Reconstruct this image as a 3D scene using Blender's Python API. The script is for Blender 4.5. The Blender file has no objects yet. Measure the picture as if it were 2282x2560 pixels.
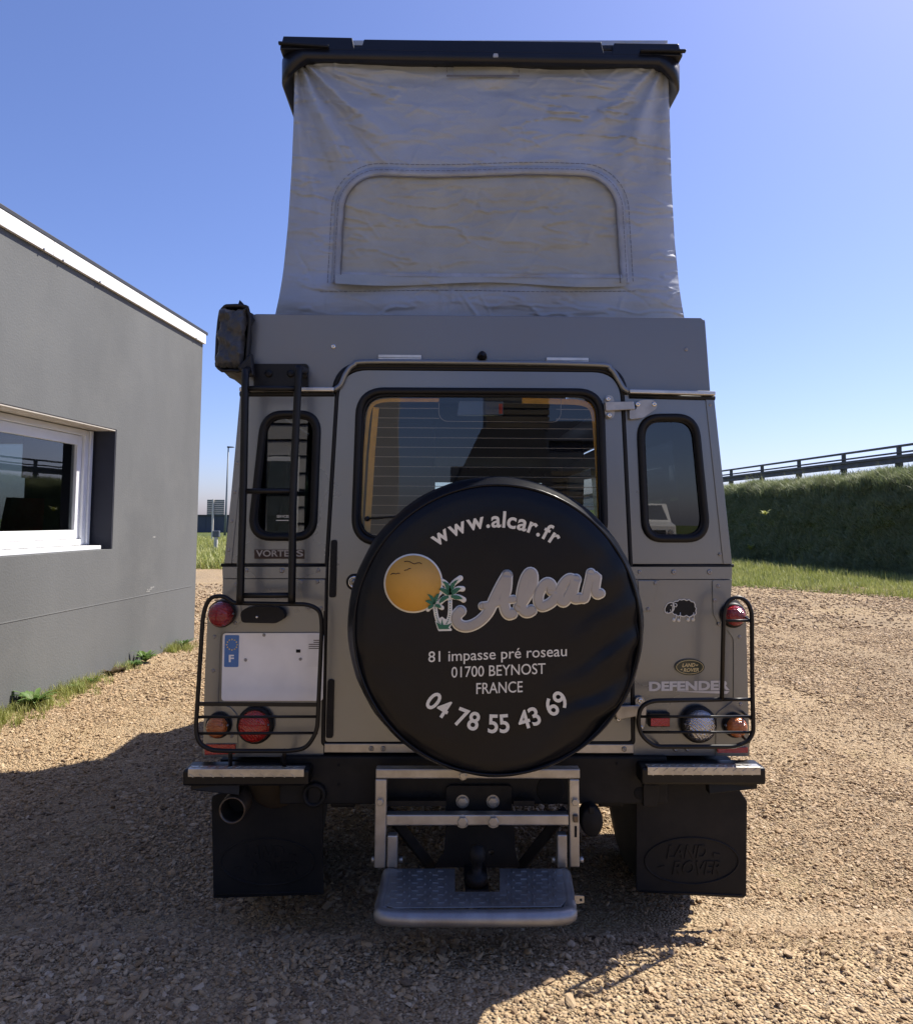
import bpy, bmesh, math, random
import numpy as np
from mathutils import Vector, Matrix, noise, geometry

random.seed(7)
R = math.radians
scene = bpy.context.scene
col = scene.collection

# ------------------------------------------------------------------ camera
FPX = 1850.0                       # focal length in photograph pixels (2282 wide)
CAM = Vector((-0.11, 0.0, 1.35))
YAW, PITCH, ROLL = R(1.0), R(4.0), R(0.35)
PPX, PPY = 1141.0, 1300.0 - FPX * math.tan(PITCH)
ROT = Matrix.Rotation(-YAW, 3, 'Z') @ Matrix.Rotation(R(90) + PITCH, 3, 'X') @ Matrix.Rotation(ROLL, 3, 'Z')
cd = bpy.data.cameras.new('camera')
cam = bpy.data.objects.new('camera', cd)
col.objects.link(cam)
cam.matrix_world = Matrix.Translation(CAM) @ ROT.to_4x4()
cd.sensor_fit = 'HORIZONTAL'
cd.sensor_width = 36.0
cd.lens = FPX / 2282.0 * 36.0
cd.shift_y = -(1280.0 - PPY) / 2282.0
cd.clip_start = 0.05
cd.clip_end = 2000.0
scene.camera = cam

# ------------------------------------------------------------------ sky and sun
KX, KY = 0.62, 0.42                # shadow shift per metre of height: to the left, towards the viewer
SUN_AZ = math.atan2(KX, KY)        # from +Y towards +X
SUN_EL = math.atan2(1.0, math.hypot(KX, KY))
world = bpy.data.worlds.new('World')
scene.world = world
world.use_nodes = True
wn = world.node_tree
sky = wn.nodes.new('ShaderNodeTexSky')
sky.sky_type = 'NISHITA'
sky.sun_disc = False
sky.sun_elevation = SUN_EL
sky.sun_rotation = SUN_AZ
sky.altitude = 100.0
sky.air_density = 1.0
sky.dust_density = 1.0
sky.ozone_density = 8.0
tint = wn.nodes.new('ShaderNodeMixRGB')          # the phone's white balance, the same over the whole sky
tint.blend_type = 'MULTIPLY'; tint.inputs['Fac'].default_value = 1.0; tint.inputs['Color2'].default_value = (1.0, .865, 1.0, 1.0)
wn.links.new(sky.outputs[0], tint.inputs['Color1'])
wn.links.new(tint.outputs[0], wn.nodes['Background'].inputs['Color'])
wn.nodes['Background'].inputs['Strength'].default_value = 0.094
sl = bpy.data.lights.new('sun', 'SUN')
sl.energy = 4.8
sl.angle = R(0.53)
sl.color = (1.0, 0.93, 0.82)
so = bpy.data.objects.new('sun', sl)
col.objects.link(so)
so.rotation_euler = Vector((-KX, -KY, -1.0)).to_track_quat('-Z', 'Y').to_euler()
so.location = (6, 8, 12)

vs = scene.view_settings
vs.view_transform = 'Standard'
vs.look = 'None'
vs.gamma = 1.0
vs.use_curve_mapping = False
vs.exposure = 0.95
scene.cycles.max_bounces = 7
scene.cycles.diffuse_bounces = 3
scene.cycles.transparent_max_bounces = 12
scene.cycles.use_denoising = True
scene.cycles.caustics_reflective = False
scene.cycles.caustics_refractive = False

# ------------------------------------------------------------------ helpers
def ray(px, py):
    return ROT @ Vector(((px - PPX) / FPX, -(py - PPY) / FPX, -1.0))

def PY(px, py, y):                 # point on the upright plane Y = y
    d = ray(px, py)
    return CAM + d * ((y - CAM.y) / d.y)

def PZ(px, py, z=0.0):             # point on the level plane Z = z
    d = ray(px, py)
    return CAM + d * ((z - CAM.z) / d.z)

def PN(px, py, p0, n):             # point on any plane
    d = ray(px, py)
    return CAM + d * ((p0 - CAM).dot(n) / d.dot(n))

class MB:
    def __init__(self):
        self.v, self.f, self.s = [], [], []
    def add(self, vs_, fs, smooth=False):
        o = len(self.v)
        self.v += [tuple(p) for p in vs_]
        self.f += [tuple(i + o for i in f) for f in fs]
        self.s += [smooth] * len(fs)
        return self
    def box(self, x0, x1, y0, y1, z0, z1):
        return self.hexa([(x0,y0,z0),(x1,y0,z0),(x1,y1,z0),(x0,y1,z0),(x0,y0,z1),(x1,y0,z1),(x1,y1,z1),(x0,y1,z1)])
    def hexa(self, p):
        return self.add(p, [(3,2,1,0),(4,5,6,7),(0,1,5,4),(1,2,6,5),(2,3,7,6),(3,0,4,7)])
    def bar(self, a, b, w, h, up=(0,0,1)):      # rectangular bar from a to b
        a, b = Vector(a), Vector(b)
        d = (b - a).normalized()
        s = d.cross(Vector(up))
        if s.length < 1e-4: s = d.cross(Vector((1,0,0)))
        s.normalize(); u = s.cross(d)
        s *= w / 2; u *= h / 2
        return self.hexa([a-s-u, b-s-u, b+s-u, a+s-u, a-s+u, b-s+u, b+s+u, a+s+u])
    def tube(self, pts, r, n=8, closed=False, caps=True, flat=None):
        pts = [Vector(p) for p in pts]
        m = len(pts)
        rr = r if isinstance(r, (list, tuple)) else [r] * m
        T = []
        for i in range(m):
            a = pts[i-1] if (closed or i) else pts[i]
            b = pts[(i+1) % m] if (closed or i < m-1) else pts[i]
            T.append((b - a).normalized())
        ref = Vector((0,1,0)) if abs(T[0].y) < .9 else Vector((0,0,1))
        nrm = (ref - T[0] * ref.dot(T[0])).normalized()
        V = []
        for i in range(m):
            nrm = (nrm - T[i] * nrm.dot(T[i]))
            nrm.normalize()
            bi = T[i].cross(nrm)
            for k in range(n):
                a = 2 * math.pi * k / n
                e = flat if flat else 1.0
                V.append(pts[i] + (nrm * math.cos(a) * e + bi * math.sin(a)) * rr[i])
        F = []
        for i in range(m if closed else m - 1):
            j = (i + 1) % m
            for k in range(n):
                l = (k + 1) % n
                F.append((i*n+k, i*n+l, j*n+l, j*n+k))
        self.add(V, F, True)
        if caps and not closed:
            o = len(self.v) - m * n
            self.f.append(tuple(o + k for k in range(n))[::-1]); self.s.append(False)
            self.f.append(tuple(o + (m-1)*n + k for k in range(n))); self.s.append(False)
        return self
    def lathe(self, prof, c, axis='Y', n=48, smooth=True, a0=0.0):   # prof: (radius, offset along axis)
        c = Vector(c); V = []; F = []
        for (r, t) in prof:
            for k in range(n):
                a = 2 * math.pi * k / n + a0
                x, z = r * math.cos(a), r * math.sin(a)
                if axis == 'Y': V.append(c + Vector((x, t, z)))
                elif axis == 'X': V.append(c + Vector((t, x, z)))
                else: V.append(c + Vector((x, z, t)))
        for i in range(len(prof) - 1):
            for k in range(n):
                l = (k + 1) % n
                F.append((i*n+k, i*n+l, (i+1)*n+l, (i+1)*n+k))
        self.add(V, F, smooth)
        o = len(self.v) - len(V)
        if prof[0][0] > 1e-6: self.f.append(tuple(o + k for k in range(n))[::-1]); self.s.append(False)
        if prof[-1][0] > 1e-6: self.f.append(tuple(o + (len(prof)-1)*n + k for k in range(n))); self.s.append(False)
        return self
    def panel(self, outer, holes=(), front=None, back=None):
        # outer / holes: lists of 2-D points; front, back: functions 2-D -> 3-D
        loops = [list(outer)] + [list(h) for h in holes]
        flat = [p for l in loops for p in l]
        tri = geometry.tessellate_polygon([[Vector((p[0], p[1], 0)) for p in l] for l in loops])
        n = len(flat)
        V = [front(*p) for p in flat] + [back(*p) for p in flat]
        F = []
        for t in tri:
            F.append(tuple(t)); F.append(tuple(n + i for i in t)[::-1])
        o = 0
        for l in loops:
            m = len(l)
            for i in range(m):
                j = (i + 1) % m
                F.append((o+i, o+j, n+o+j, n+o+i))
            o += m
        return self.add(V, F)
    def ppanel(self, outer, y, th, holes=()):    # outline in photograph pixels on plane Y = y
        return self.panel(outer, holes, lambda a, b: PY(a, b, y), lambda a, b: PY(a, b, y) + Vector((0, th, 0)))
    def grid(self, nu, nv, fn, smooth=True):
        V = [fn(i / nu, j / nv) for j in range(nv + 1) for i in range(nu + 1)]
        F = [(j*(nu+1)+i, j*(nu+1)+i+1, (j+1)*(nu+1)+i+1, (j+1)*(nu+1)+i) for j in range(nv) for i in range(nu)]
        return self.add(V, F, smooth)
    def build(self, name, mat, parent=None, bevel=0.0, fix=True, kind=None, label=None, seg=2):
        me = bpy.data.meshes.new(name)
        me.from_pydata(self.v, [], self.f)
        me.polygons.foreach_set('use_smooth', self.s)
        me.validate()
        if fix:
            bm = bmesh.new(); bm.from_mesh(me)
            bmesh.ops.recalc_face_normals(bm, faces=bm.faces)
            bm.to_mesh(me); bm.free()
        me.materials.append(mat)
        o = bpy.data.objects.new(name, me)
        col.objects.link(o)
        if parent:
            o.parent = parent
            if parent.parent is None and parent.type == 'EMPTY':
                o.matrix_parent_inverse = Matrix.Translation(-parent.location)
        if bevel:
            b = o.modifiers.new('bevel', 'BEVEL')
            b.width = bevel; b.segments = seg; b.limit_method = 'ANGLE'; b.angle_limit = R(40)
            b.harden_normals = False
        if kind: o['kind'] = kind
        if label: o['label'] = label
        return o

def fillet(pts, r, n=6, closed=False):
    pts = [Vector(p) for p in pts]; out = []; m = len(pts)
    for i, p in enumerate(pts):
        if not closed and i in (0, m - 1):
            out.append(p); continue
        a, b = pts[i-1], pts[(i+1) % m]
        rr = r[i] if isinstance(r, (list, tuple)) else r
        if rr <= 0: out.append(p); continue
        da, db = (a - p), (b - p)
        ra = min(rr, da.length * .49); rb = min(rr, db.length * .49)
        s, e = p + da.normalized() * ra, p + db.normalized() * rb
        for k in range(n + 1):
            t = k / n
            out.append(s * (1-t)**2 + p * 2*t*(1-t) + e * t*t)
    return out

def spline(pts, n=8, closed=False):     # Catmull-Rom
    pts = [Vector(p) for p in pts]; m = len(pts); out = []
    for i in range(m if closed else m - 1):
        p0 = pts[i-1] if (closed or i) else pts[0] * 2 - pts[1]
        p1, p2 = pts[i], pts[(i+1) % m]
        p3 = pts[(i+2) % m] if (closed or i + 2 < m) else p2 * 2 - p1
        for k in range(n):
            t = k / n
            out.append(0.5 * ((2*p1) + (p2-p0)*t + (2*p0-5*p1+4*p2-p3)*t*t + (3*p1-p0-3*p2+p3)*t**3))
    if not closed: out.append(pts[-1])
    return out

def f2(pts, r, n=6, closed=True):       # fillet of 2-D pixel points
    return [(p.x, p.y) for p in fillet([(a, b, 0) for a, b in pts], r, n, closed)]

def thing(name, label, cat, loc=(0, 0, 0), group=None):
    o = bpy.data.objects.new(name, None)
    o.empty_display_size = 0.2
    col.objects.link(o); o.location = loc
    o['label'] = label; o['category'] = cat
    if group: o['group'] = group
    return o

def tag(o, label, cat, group=None):
    o['label'] = label; o['category'] = cat
    if group: o['group'] = group
    return o

def fbm(x, y, z=0.0, o=4):
    return noise.fractal(Vector((x, y, z)), 1.0, 2.0, o, noise_basis='PERLIN_ORIGINAL')

# ------------------------------------------------------------------ materials
def lin(c):
    return tuple(((v/12.92) if v <= .04045 else ((v+.055)/1.055)**2.4) for v in c)

def mat(name, rgb, rough=.5, metal=0.0, vary=.12, vscale=6.0, bump=0.0, bscale=80.0, coat=0.0, spec=.5,
        dirt=None, dirtamt=.0, dscale=3.0, stretch=None, sheen=0.0, rvary=.0, transl=0.0, bdist=.002):
    m = bpy.data.materials.new(name); m.use_nodes = True
    nt = m.node_tree; N = nt.nodes; L = nt.links
    b = N['Principled BSDF']
    b.inputs['Roughness'].default_value = rough
    b.inputs['Metallic'].default_value = metal
    b.inputs['Coat Weight'].default_value = coat
    b.inputs['Coat Roughness'].default_value = .15
    b.inputs['Specular IOR Level'].default_value = spec
    b.inputs['Sheen Weight'].default_value = sheen
    tc = N.new('ShaderNodeTexCoord')
    vec = tc.outputs['Object']
    if stretch:
        mp = N.new('ShaderNodeMapping'); mp.inputs['Scale'].default_value = stretch
        L.new(vec, mp.inputs['Vector']); vec = mp.outputs['Vector']
    nz = N.new('ShaderNodeTexNoise'); nz.inputs['Scale'].default_value = vscale; nz.inputs['Detail'].default_value = 6
    L.new(vec, nz.inputs['Vector'])
    rp = N.new('ShaderNodeValToRGB')
    rp.color_ramp.elements[0].position = .3; rp.color_ramp.elements[1].position = .7
    lo = tuple(max(0, c * (1 - vary)) for c in rgb); hi = tuple(min(1, c * (1 + vary)) for c in rgb)
    rp.color_ramp.elements[0].color = (*lo, 1); rp.color_ramp.elements[1].color = (*hi, 1)
    L.new(nz.outputs['Fac'], rp.inputs['Fac'])
    c = rp.outputs['Color']
    if dirt is not None:
        n2 = N.new('ShaderNodeTexNoise'); n2.inputs['Scale'].default_value = dscale; n2.inputs['Detail'].default_value = 9
        n2.inputs['Roughness'].default_value = .65
        L.new(tc.outputs['Object'], n2.inputs['Vector'])
        r2 = N.new('ShaderNodeValToRGB')
        r2.color_ramp.elements[0].position = .45; r2.color_ramp.elements[1].position = .75
        r2.color_ramp.elements[1].color = (dirtamt,) * 3 + (1,)
        L.new(n2.outputs['Fac'], r2.inputs['Fac'])
        mx = N.new('ShaderNodeMixRGB'); mx.inputs['Color2'].default_value = (*dirt, 1)
        L.new(r2.outputs['Color'], mx.inputs['Fac']); L.new(c, mx.inputs['Color1']); c = mx.outputs['Color']
    L.new(c, b.inputs['Base Color'])
    if rvary:
        mr = N.new('ShaderNodeMapRange')
        mr.inputs['To Min'].default_value = max(.02, rough - rvary); mr.inputs['To Max'].default_value = min(1, rough + rvary)
        L.new(nz.outputs['Fac'], mr.inputs['Value']); L.new(mr.outputs['Result'], b.inputs['Roughness'])
    if bump:
        nb = N.new('ShaderNodeTexNoise'); nb.inputs['Scale'].default_value = bscale; nb.inputs['Detail'].default_value = 4
        L.new(tc.outputs['Object'], nb.inputs['Vector'])
        bp = N.new('ShaderNodeBump'); bp.inputs['Strength'].default_value = bump; bp.inputs['Distance'].default_value = bdist
        L.new(nb.outputs['Fac'], bp.inputs['Height']); L.new(bp.outputs['Normal'], b.inputs['Normal'])
    if transl:
        tr = N.new('ShaderNodeBsdfTranslucent'); L.new(c, tr.inputs['Color'])
        ms = N.new('ShaderNodeMixShader'); ms.inputs['Fac'].default_value = transl
        L.new(b.outputs['BSDF'], ms.inputs[1]); L.new(tr.outputs['BSDF'], ms.inputs[2])
        L.new(ms.outputs['Shader'], N['Material Output'].inputs['Surface'])
    return m

def glass(name, tint, ior=1.5, rough=.0, boost=1.0):
    m = bpy.data.materials.new(name); m.use_nodes = True
    nt = m.node_tree; N = nt.nodes; L = nt.links
    N.remove(N['Principled BSDF'])
    t = N.new('ShaderNodeBsdfTransparent'); t.inputs['Color'].default_value = (*tint, 1)
    g = N.new('ShaderNodeBsdfGlossy'); g.inputs['Roughness'].default_value = rough
    fr = N.new('ShaderNodeFresnel'); fr.inputs['IOR'].default_value = ior
    ml = N.new('ShaderNodeMath'); ml.operation = 'MULTIPLY'; ml.use_clamp = True; ml.inputs[1].default_value = boost
    tc = N.new('ShaderNodeTexCoord'); nz = N.new('ShaderNodeTexNoise'); nz.inputs['Scale'].default_value = 2.5
    bp = N.new('ShaderNodeBump'); bp.inputs['Strength'].default_value = .03; bp.inputs['Distance'].default_value = .01
    L.new(tc.outputs['Object'], nz.inputs['Vector']); L.new(nz.outputs['Fac'], bp.inputs['Height'])
    L.new(bp.outputs['Normal'], g.inputs['Normal'])
    geo = N.new('ShaderNodeNewGeometry')          # only the outer face of each pane mirrors
    sb = N.new('ShaderNodeMath'); sb.operation = 'SUBTRACT'; sb.inputs[0].default_value = 1.0
    m2 = N.new('ShaderNodeMath'); m2.operation = 'MULTIPLY'
    L.new(geo.outputs['Backfacing'], sb.inputs[1]); L.new(fr.outputs[0], m2.inputs[0]); L.new(sb.outputs[0], m2.inputs[1])
    L.new(m2.outputs[0], ml.inputs[0])
    x = N.new('ShaderNodeMixShader')
    L.new(ml.outputs[0], x.inputs['Fac']); L.new(t.outputs[0], x.inputs[1]); L.new(g.outputs[0], x.inputs[2])
    L.new(x.outputs[0], N['Material Output'].inputs['Surface'])
    return m

def lens(name, rgb, ring=90.0, cross=False):      # ribbed lamp lens
    m = bpy.data.materials.new(name); m.use_nodes = True
    nt = m.node_tree; N = nt.nodes; L = nt.links
    b = N['Principled BSDF']
    b.inputs['Base Color'].default_value = (*rgb, 1)
    b.inputs['Roughness'].default_value = .12
    b.inputs['Subsurface Weight'].default_value = 0.0
    b.inputs['Coat Weight'].default_value = .7
    tc = N.new('ShaderNodeTexCoord')
    w = N.new('ShaderNodeTexWave')
    w.inputs['Scale'].default_value = ring; w.inputs['Distortion'].default_value = 0.4
    if cross:
        w.bands_direction = 'DIAGONAL'
    else:
        w.bands_direction = 'Z'
    L.new(tc.outputs['Object'], w.inputs['Vector'])
    nz = N.new('ShaderNodeTexVoronoi'); nz.inputs['Scale'].default_value = 160
    L.new(tc.outputs['Object'], nz.inputs['Vector'])
    ad = N.new('ShaderNodeMath'); ad.operation = 'ADD'
    L.new(w.outputs['Fac'], ad.inputs[0]); L.new(nz.outputs['Distance'], ad.inputs[1])
    bp = N.new('ShaderNodeBump'); bp.inputs['Strength'].default_value = .8; bp.inputs['Distance'].default_value = .002
    L.new(ad.outputs[0], bp.inputs['Height']); L.new(bp.outputs['Normal'], b.inputs['Normal'])
    return m

M = {}
M['paint'] = mat('grey_paint', (.198, .212, .226), .29, .6, .06, 2.0, bump=.09, bscale=9, coat=.35, dirt=(.215,.21,.195), dirtamt=.5, dscale=5, rvary=.08, bdist=.004)
M['paint2'] = mat('grey_paint_roof', (.185, .195, .205), .35, .5, .06, 2.0, bump=.10, bscale=5, coat=.25, dirt=(.19,.17,.15), dirtamt=.35, dscale=4, bdist=.004)
M['seam'] = mat('black_rubber', (.006, .006, .007), .5, vary=.3, bump=.2, bscale=60, spec=.3)
M['rubber'] = mat('mudflap_rubber', (.010, .010, .011), .62, vary=.3, vscale=4, bump=.3, bscale=90, spec=.25, dirt=(.04,.035,.03), dirtamt=.35, dscale=7)
M['black'] = mat('black_metal', (.006, .006, .007), .4, vary=.25, bump=.12, bscale=120, spec=.3, dirt=(.04,.035,.03), dirtamt=.15, dscale=14)
M['chassis'] = mat('chassis_black', (.009, .009, .010), .6, vary=.3, bump=.3, bscale=50, spec=.25, dirt=(.045,.04,.032), dirtamt=.35, dscale=8)
M['galv'] = mat('galvanised_steel', (.42, .41, .39), .42, .75, .22, 16, bump=.12, bscale=60, dirt=(.22,.19,.15), dirtamt=.5, dscale=9, rvary=.1)
M['alu'] = mat('aluminium', (.62, .61, .58), .38, .85, .12, 10, bump=.1, bscale=70, dirt=(.25,.22,.2), dirtamt=.4, dscale=14, rvary=.1)
M['step'] = mat('step_aluminium', (.30, .31, .33), .45, .7, .15, 14, bump=.12, bscale=90, dirt=(.16,.14,.12), dirtamt=.6, dscale=11)
M['chrome'] = mat('bright_metal', (.66, .65, .62), .24, .95, .08, 20)
M['screw'] = mat('screw_metal', (.30, .29, .28), .35, .8, .2, 40)
M['canvas'] = mat('grey_canvas', (.345, .395, .475), .42, 0, .07, 5, bump=.25, bscale=38, dirt=(.28,.30,.335), dirtamt=.55, dscale=4, transl=.05, sheen=.3, bdist=.006)
M['canvas2'] = mat('olive_canvas', (.355, .378, .375), .65, 0, .09, 6, bump=.28, bscale=28, dirt=(.285,.298,.29), dirtamt=.6, dscale=5, transl=.05, sheen=.2, bdist=.006)
M['hem'] = mat('canvas_hem', (.335, .375, .445), .5, 0, .14, 14, bump=.5, bscale=34, dirt=(.25,.255,.27), dirtamt=.5, dscale=9, transl=.04, bdist=.005)
M['thread_shade'] = mat('stitching', (.16, .165, .18), .8)  # stitching grey, also the shadow line drawn round the window arch
M['lid'] = mat('black_shell', (.008, .009, .014), .36, 0, .2, 5, bump=.15, bscale=30, spec=.4)
M['cover'] = mat('black_vinyl', (.0045, .0055, .009), .30, 0, .25, 4, bump=.15, bscale=130, spec=.24, dirt=(.009,.009,.010), dirtamt=.4, dscale=3, rvary=.06)
M['print'] = mat('white_print', (.72, .71, .63), .6, vary=.06, vscale=20)
M['printg'] = mat('grey_print', (.38, .355, .31), .6, vary=.07, vscale=14)
M['printo'] = mat('orange_print', (.56, .31, .055), .55, vary=.08, vscale=8)
M['printgr'] = mat('green_print', (.022, .14, .075), .6)
M['printk'] = mat('dark_print', (.03, .012, .006), .6)
M['white'] = mat('white_plastic', (.78, .78, .76), .35, vary=.04)
M['plate'] = mat('plate_white', (.84, .84, .82), .3, vary=.05, vscale=12, coat=.3)
M['blue'] = mat('plate_blue', (.02, .14, .42), .3, coat=.3)
M['yellow'] = mat('plate_yellow', (.8, .6, .1), .4)
M['red'] = lens('red_lens', (.30, .012, .010), 70)
M['red2'] = lens('red_lens_ribbed', (.40, .018, .010), 60, True)
M['amber'] = lens('amber_lens', (.50, .14, .025), 70)
M['clear'] = lens('clear_lens', (.46, .46, .47), 60, True)
M['clear'].node_tree.nodes['Principled BSDF'].inputs['Metallic'].default_value = .85
M['refl'] = lens('red_reflector', (.55, .03, .015), 120, True)
M['glass'] = glass('rear_glass', (.84, .86, .86), 1.52, boost=1.7)
M['glassq'] = glass('quarter_glass', (.30, .32, .33), 1.52, boost=2.3)
M['glassw'] = glass('windscreen_glass', (.80, .86, .86), 1.5)
M['busbar'] = mat('orange_busbar', (.78, .38, .04), .5, vary=.15, vscale=30)
M['wire'] = mat('heating_wire', (.36, .28, .20), .5)
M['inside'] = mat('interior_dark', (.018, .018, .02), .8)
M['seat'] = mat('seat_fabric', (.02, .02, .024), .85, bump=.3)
M['tyre'] = mat('tyre_rubber', (.018, .018, .018), .75, vary=.3, bump=.3, dirt=(.09,.08,.06), dirtamt=.5)
M['bag'] = mat('bag_fabric', (.030, .034, .040), .5, vary=.12, bump=.1, bscale=40, sheen=.3, bdist=.002)
M['bagk'] = mat('bag_black', (.006, .006, .007), .6, bump=.3, bscale=60)
M['soot_shade'] = mat('soot_and_hole_shade', (.006, .006, .006), .95)  # exhaust bore black, also the painted shade of holes and slots
M['exh'] = mat('exhaust_pipe', (.14, .12, .10), .4, .8, .25, 20, dirt=(.12,.07,.04), dirtamt=.7, dscale=12)
M['tank'] = mat('rusty_silencer', (.05, .035, .02), .7, .3, .3, 9)

# ------------------------------------------------------------------ flat lettering
_gl = {}
def glyph(s, bold=0.0):
    k = (s, bold)
    if k not in _gl:
        cu = bpy.data.curves.new('t', 'FONT'); cu.body = s; cu.size = 1.0; cu.offset = bold; cu.resolution_u = 4
        o = bpy.data.objects.new('t', cu); col.objects.link(o)
        dg = bpy.context.evaluated_depsgraph_get()
        me = bpy.data.meshes.new_from_object(o.evaluated_get(dg))
        v = [(a.co.x, a.co.y) for a in me.vertices]; f = [tuple(p.vertices) for p in me.polygons]
        bpy.data.objects.remove(o); bpy.data.curves.remove(cu); bpy.data.meshes.remove(me)
        _gl[k] = (v, f)
    return _gl[k]
CAPH = max(v[1] for v in glyph('H')[0])

def text_line(mb, s, x0, x1, y0, y1, cap, fn, bold=0.0, slant=0.0, th=None):
    # x0..x1 pixel span, baseline y0 at x0 and y1 at x1, cap height in pixels; fn: pixels -> 3-D; th: thickness vector
    v, f = glyph(s, bold)
    a, b = min(p[0] for p in v), max(p[0] for p in v)
    def mp(p):
        px = x0 + (p[0] - a) / (b - a) * (x1 - x0)
        base = y0 + (y1 - y0) * (px - x0) / (x1 - x0)
        return fn(px + slant * p[1] / CAPH * cap, base - p[1] / CAPH * cap)
    solid(mb, [mp(p) for p in v], f, th)

def solid(mb, P, f, th):
    if th is None:
        mb.add(P, f); return
    n = len(P)
    F = list(f) + [tuple(n + i for i in q)[::-1] for q in f]
    cnt = {}
    for q in f:
        for i in range(len(q)):
            e = (q[i], q[(i+1) % len(q)]); cnt[e] = 1
    for (i, j) in cnt:
        if (j, i) not in cnt: F.append((i, j, n + j, n + i))
    mb.add(P + [p + th for p in P], F)

def text_arc(mb, s, cx, cy, r, a0, a1, cap, fn, bold=0.0, inside=False, gap=.10, wid=1.0):
    # a0..a1: degrees from straight up (or straight down when inside), clockwise positive to the right
    adv = []; x = 0.0
    for ch in s:
        if ch == ' ':
            adv.append(None); x += .38; continue
        v, f = glyph(ch, bold)
        a, b = min(p[0] for p in v), max(p[0] for p in v)
        adv.append((x, a, b)); x += (b - a) + gap
    tot = x - gap
    for ch, q in zip(s, adv):
        if q is None: continue
        x_, a, b = q
        v, f = glyph(ch, bold)
        mid = x_ + (b - a) / 2
        th = R(a0 + (a1 - a0) * mid / tot)
        k = cap / CAPH
        P = []
        for p in v:
            lx = (p[0] - (a + b) / 2) * k * wid; ly = p[1] * k - cap / 2
            if not inside:
                rr = r + ly
                P.append(fn(cx + rr * math.sin(th) + lx * math.cos(th), cy - rr * math.cos(th) + lx * math.sin(th)))
            else:
                rr = r - ly
                P.append(fn(cx + rr * math.sin(th) + lx * math.cos(th), cy + rr * math.cos(th) - lx * math.sin(th)))
        mb.add(P, f)

def ribbon_px(mb, pts, w, fn, n=6):     # flat round-ended stroke in pixel space, as a low rounded relief
    P = [fn(p.x, p.y) for p in spline([(a, b, 0) for a, b in pts], n)]
    mb.tube(P, w, 10, flat=.03)
    for e in (P[0], P[-1]):
        mb.lathe([(0, -w*.03), (w*.7, -w*.021), (w, 0), (w*.7, w*.021), (0, w*.03)], e, 'Y', 14)

def scatter(name, pts, scl, rot, srcs, kind='stuff', label=None, cat=None):
    # instances of srcs (unlinked objects) on a cloud of points
    n = len(pts)
    me = bpy.data.meshes.new(name); me.vertices.add(n)
    me.vertices.foreach_set('co', np.asarray(pts, dtype=np.float32).ravel())
    a = me.attributes.new('scl', 'FLOAT_VECTOR', 'POINT'); a.data.foreach_set('vector', np.asarray(scl, dtype=np.float32).ravel())
    a = me.attributes.new('rot', 'FLOAT_VECTOR', 'POINT'); a.data.foreach_set('vector', np.asarray(rot, dtype=np.float32).ravel())
    a = me.attributes.new('idx', 'INT', 'POINT'); a.data.foreach_set('value', np.random.RandomState(n).randint(0, len(srcs), n).astype(np.int32))
    o = bpy.data.objects.new(name, me); col.objects.link(o)
    c = bpy.data.collections.new(name + '_source')
    for s in srcs: c.objects.link(s)
    ng = bpy.data.node_groups.new(name, 'GeometryNodeTree')
    ng.interface.new_socket('Geometry', in_out='INPUT', socket_type='NodeSocketGeometry')
    ng.interface.new_socket('Geometry', in_out='OUTPUT', socket_type='NodeSocketGeometry')
    N, L = ng.nodes, ng.links
    gi, go = N.new('NodeGroupInput'), N.new('NodeGroupOutput')
    ci = N.new('GeometryNodeCollectionInfo'); ci.inputs['Collection'].default_value = c
    ci.inputs['Separate Children'].default_value = True; ci.inputs['Reset Children'].default_value = True
    ip = N.new('GeometryNodeInstanceOnPoints'); ip.inputs['Pick Instance'].default_value = True
    def na(nm, t):
        q = N.new('GeometryNodeInputNamedAttribute'); q.data_type = t; q.inputs['Name'].default_value = nm
        return q.outputs['Attribute']
    e = N.new('FunctionNodeEulerToRotation')
    L.new(na('rot', 'FLOAT_VECTOR'), e.inputs[0])
    L.new(gi.outputs[0], ip.inputs['Points']); L.new(ci.outputs[0], ip.inputs['Instance'])
    L.new(na('idx', 'INT'), ip.inputs['Instance Index']); L.new(e.outputs[0], ip.inputs['Rotation'])
    L.new(na('scl', 'FLOAT_VECTOR'), ip.inputs['Scale'])
    L.new(ip.outputs[0], go.inputs[0])
    md = o.modifiers.new('scatter', 'NODES'); md.node_group = ng
    o['kind'] = kind
    if label: o['label'] = label
    if cat: o['category'] = cat
    return o

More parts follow.
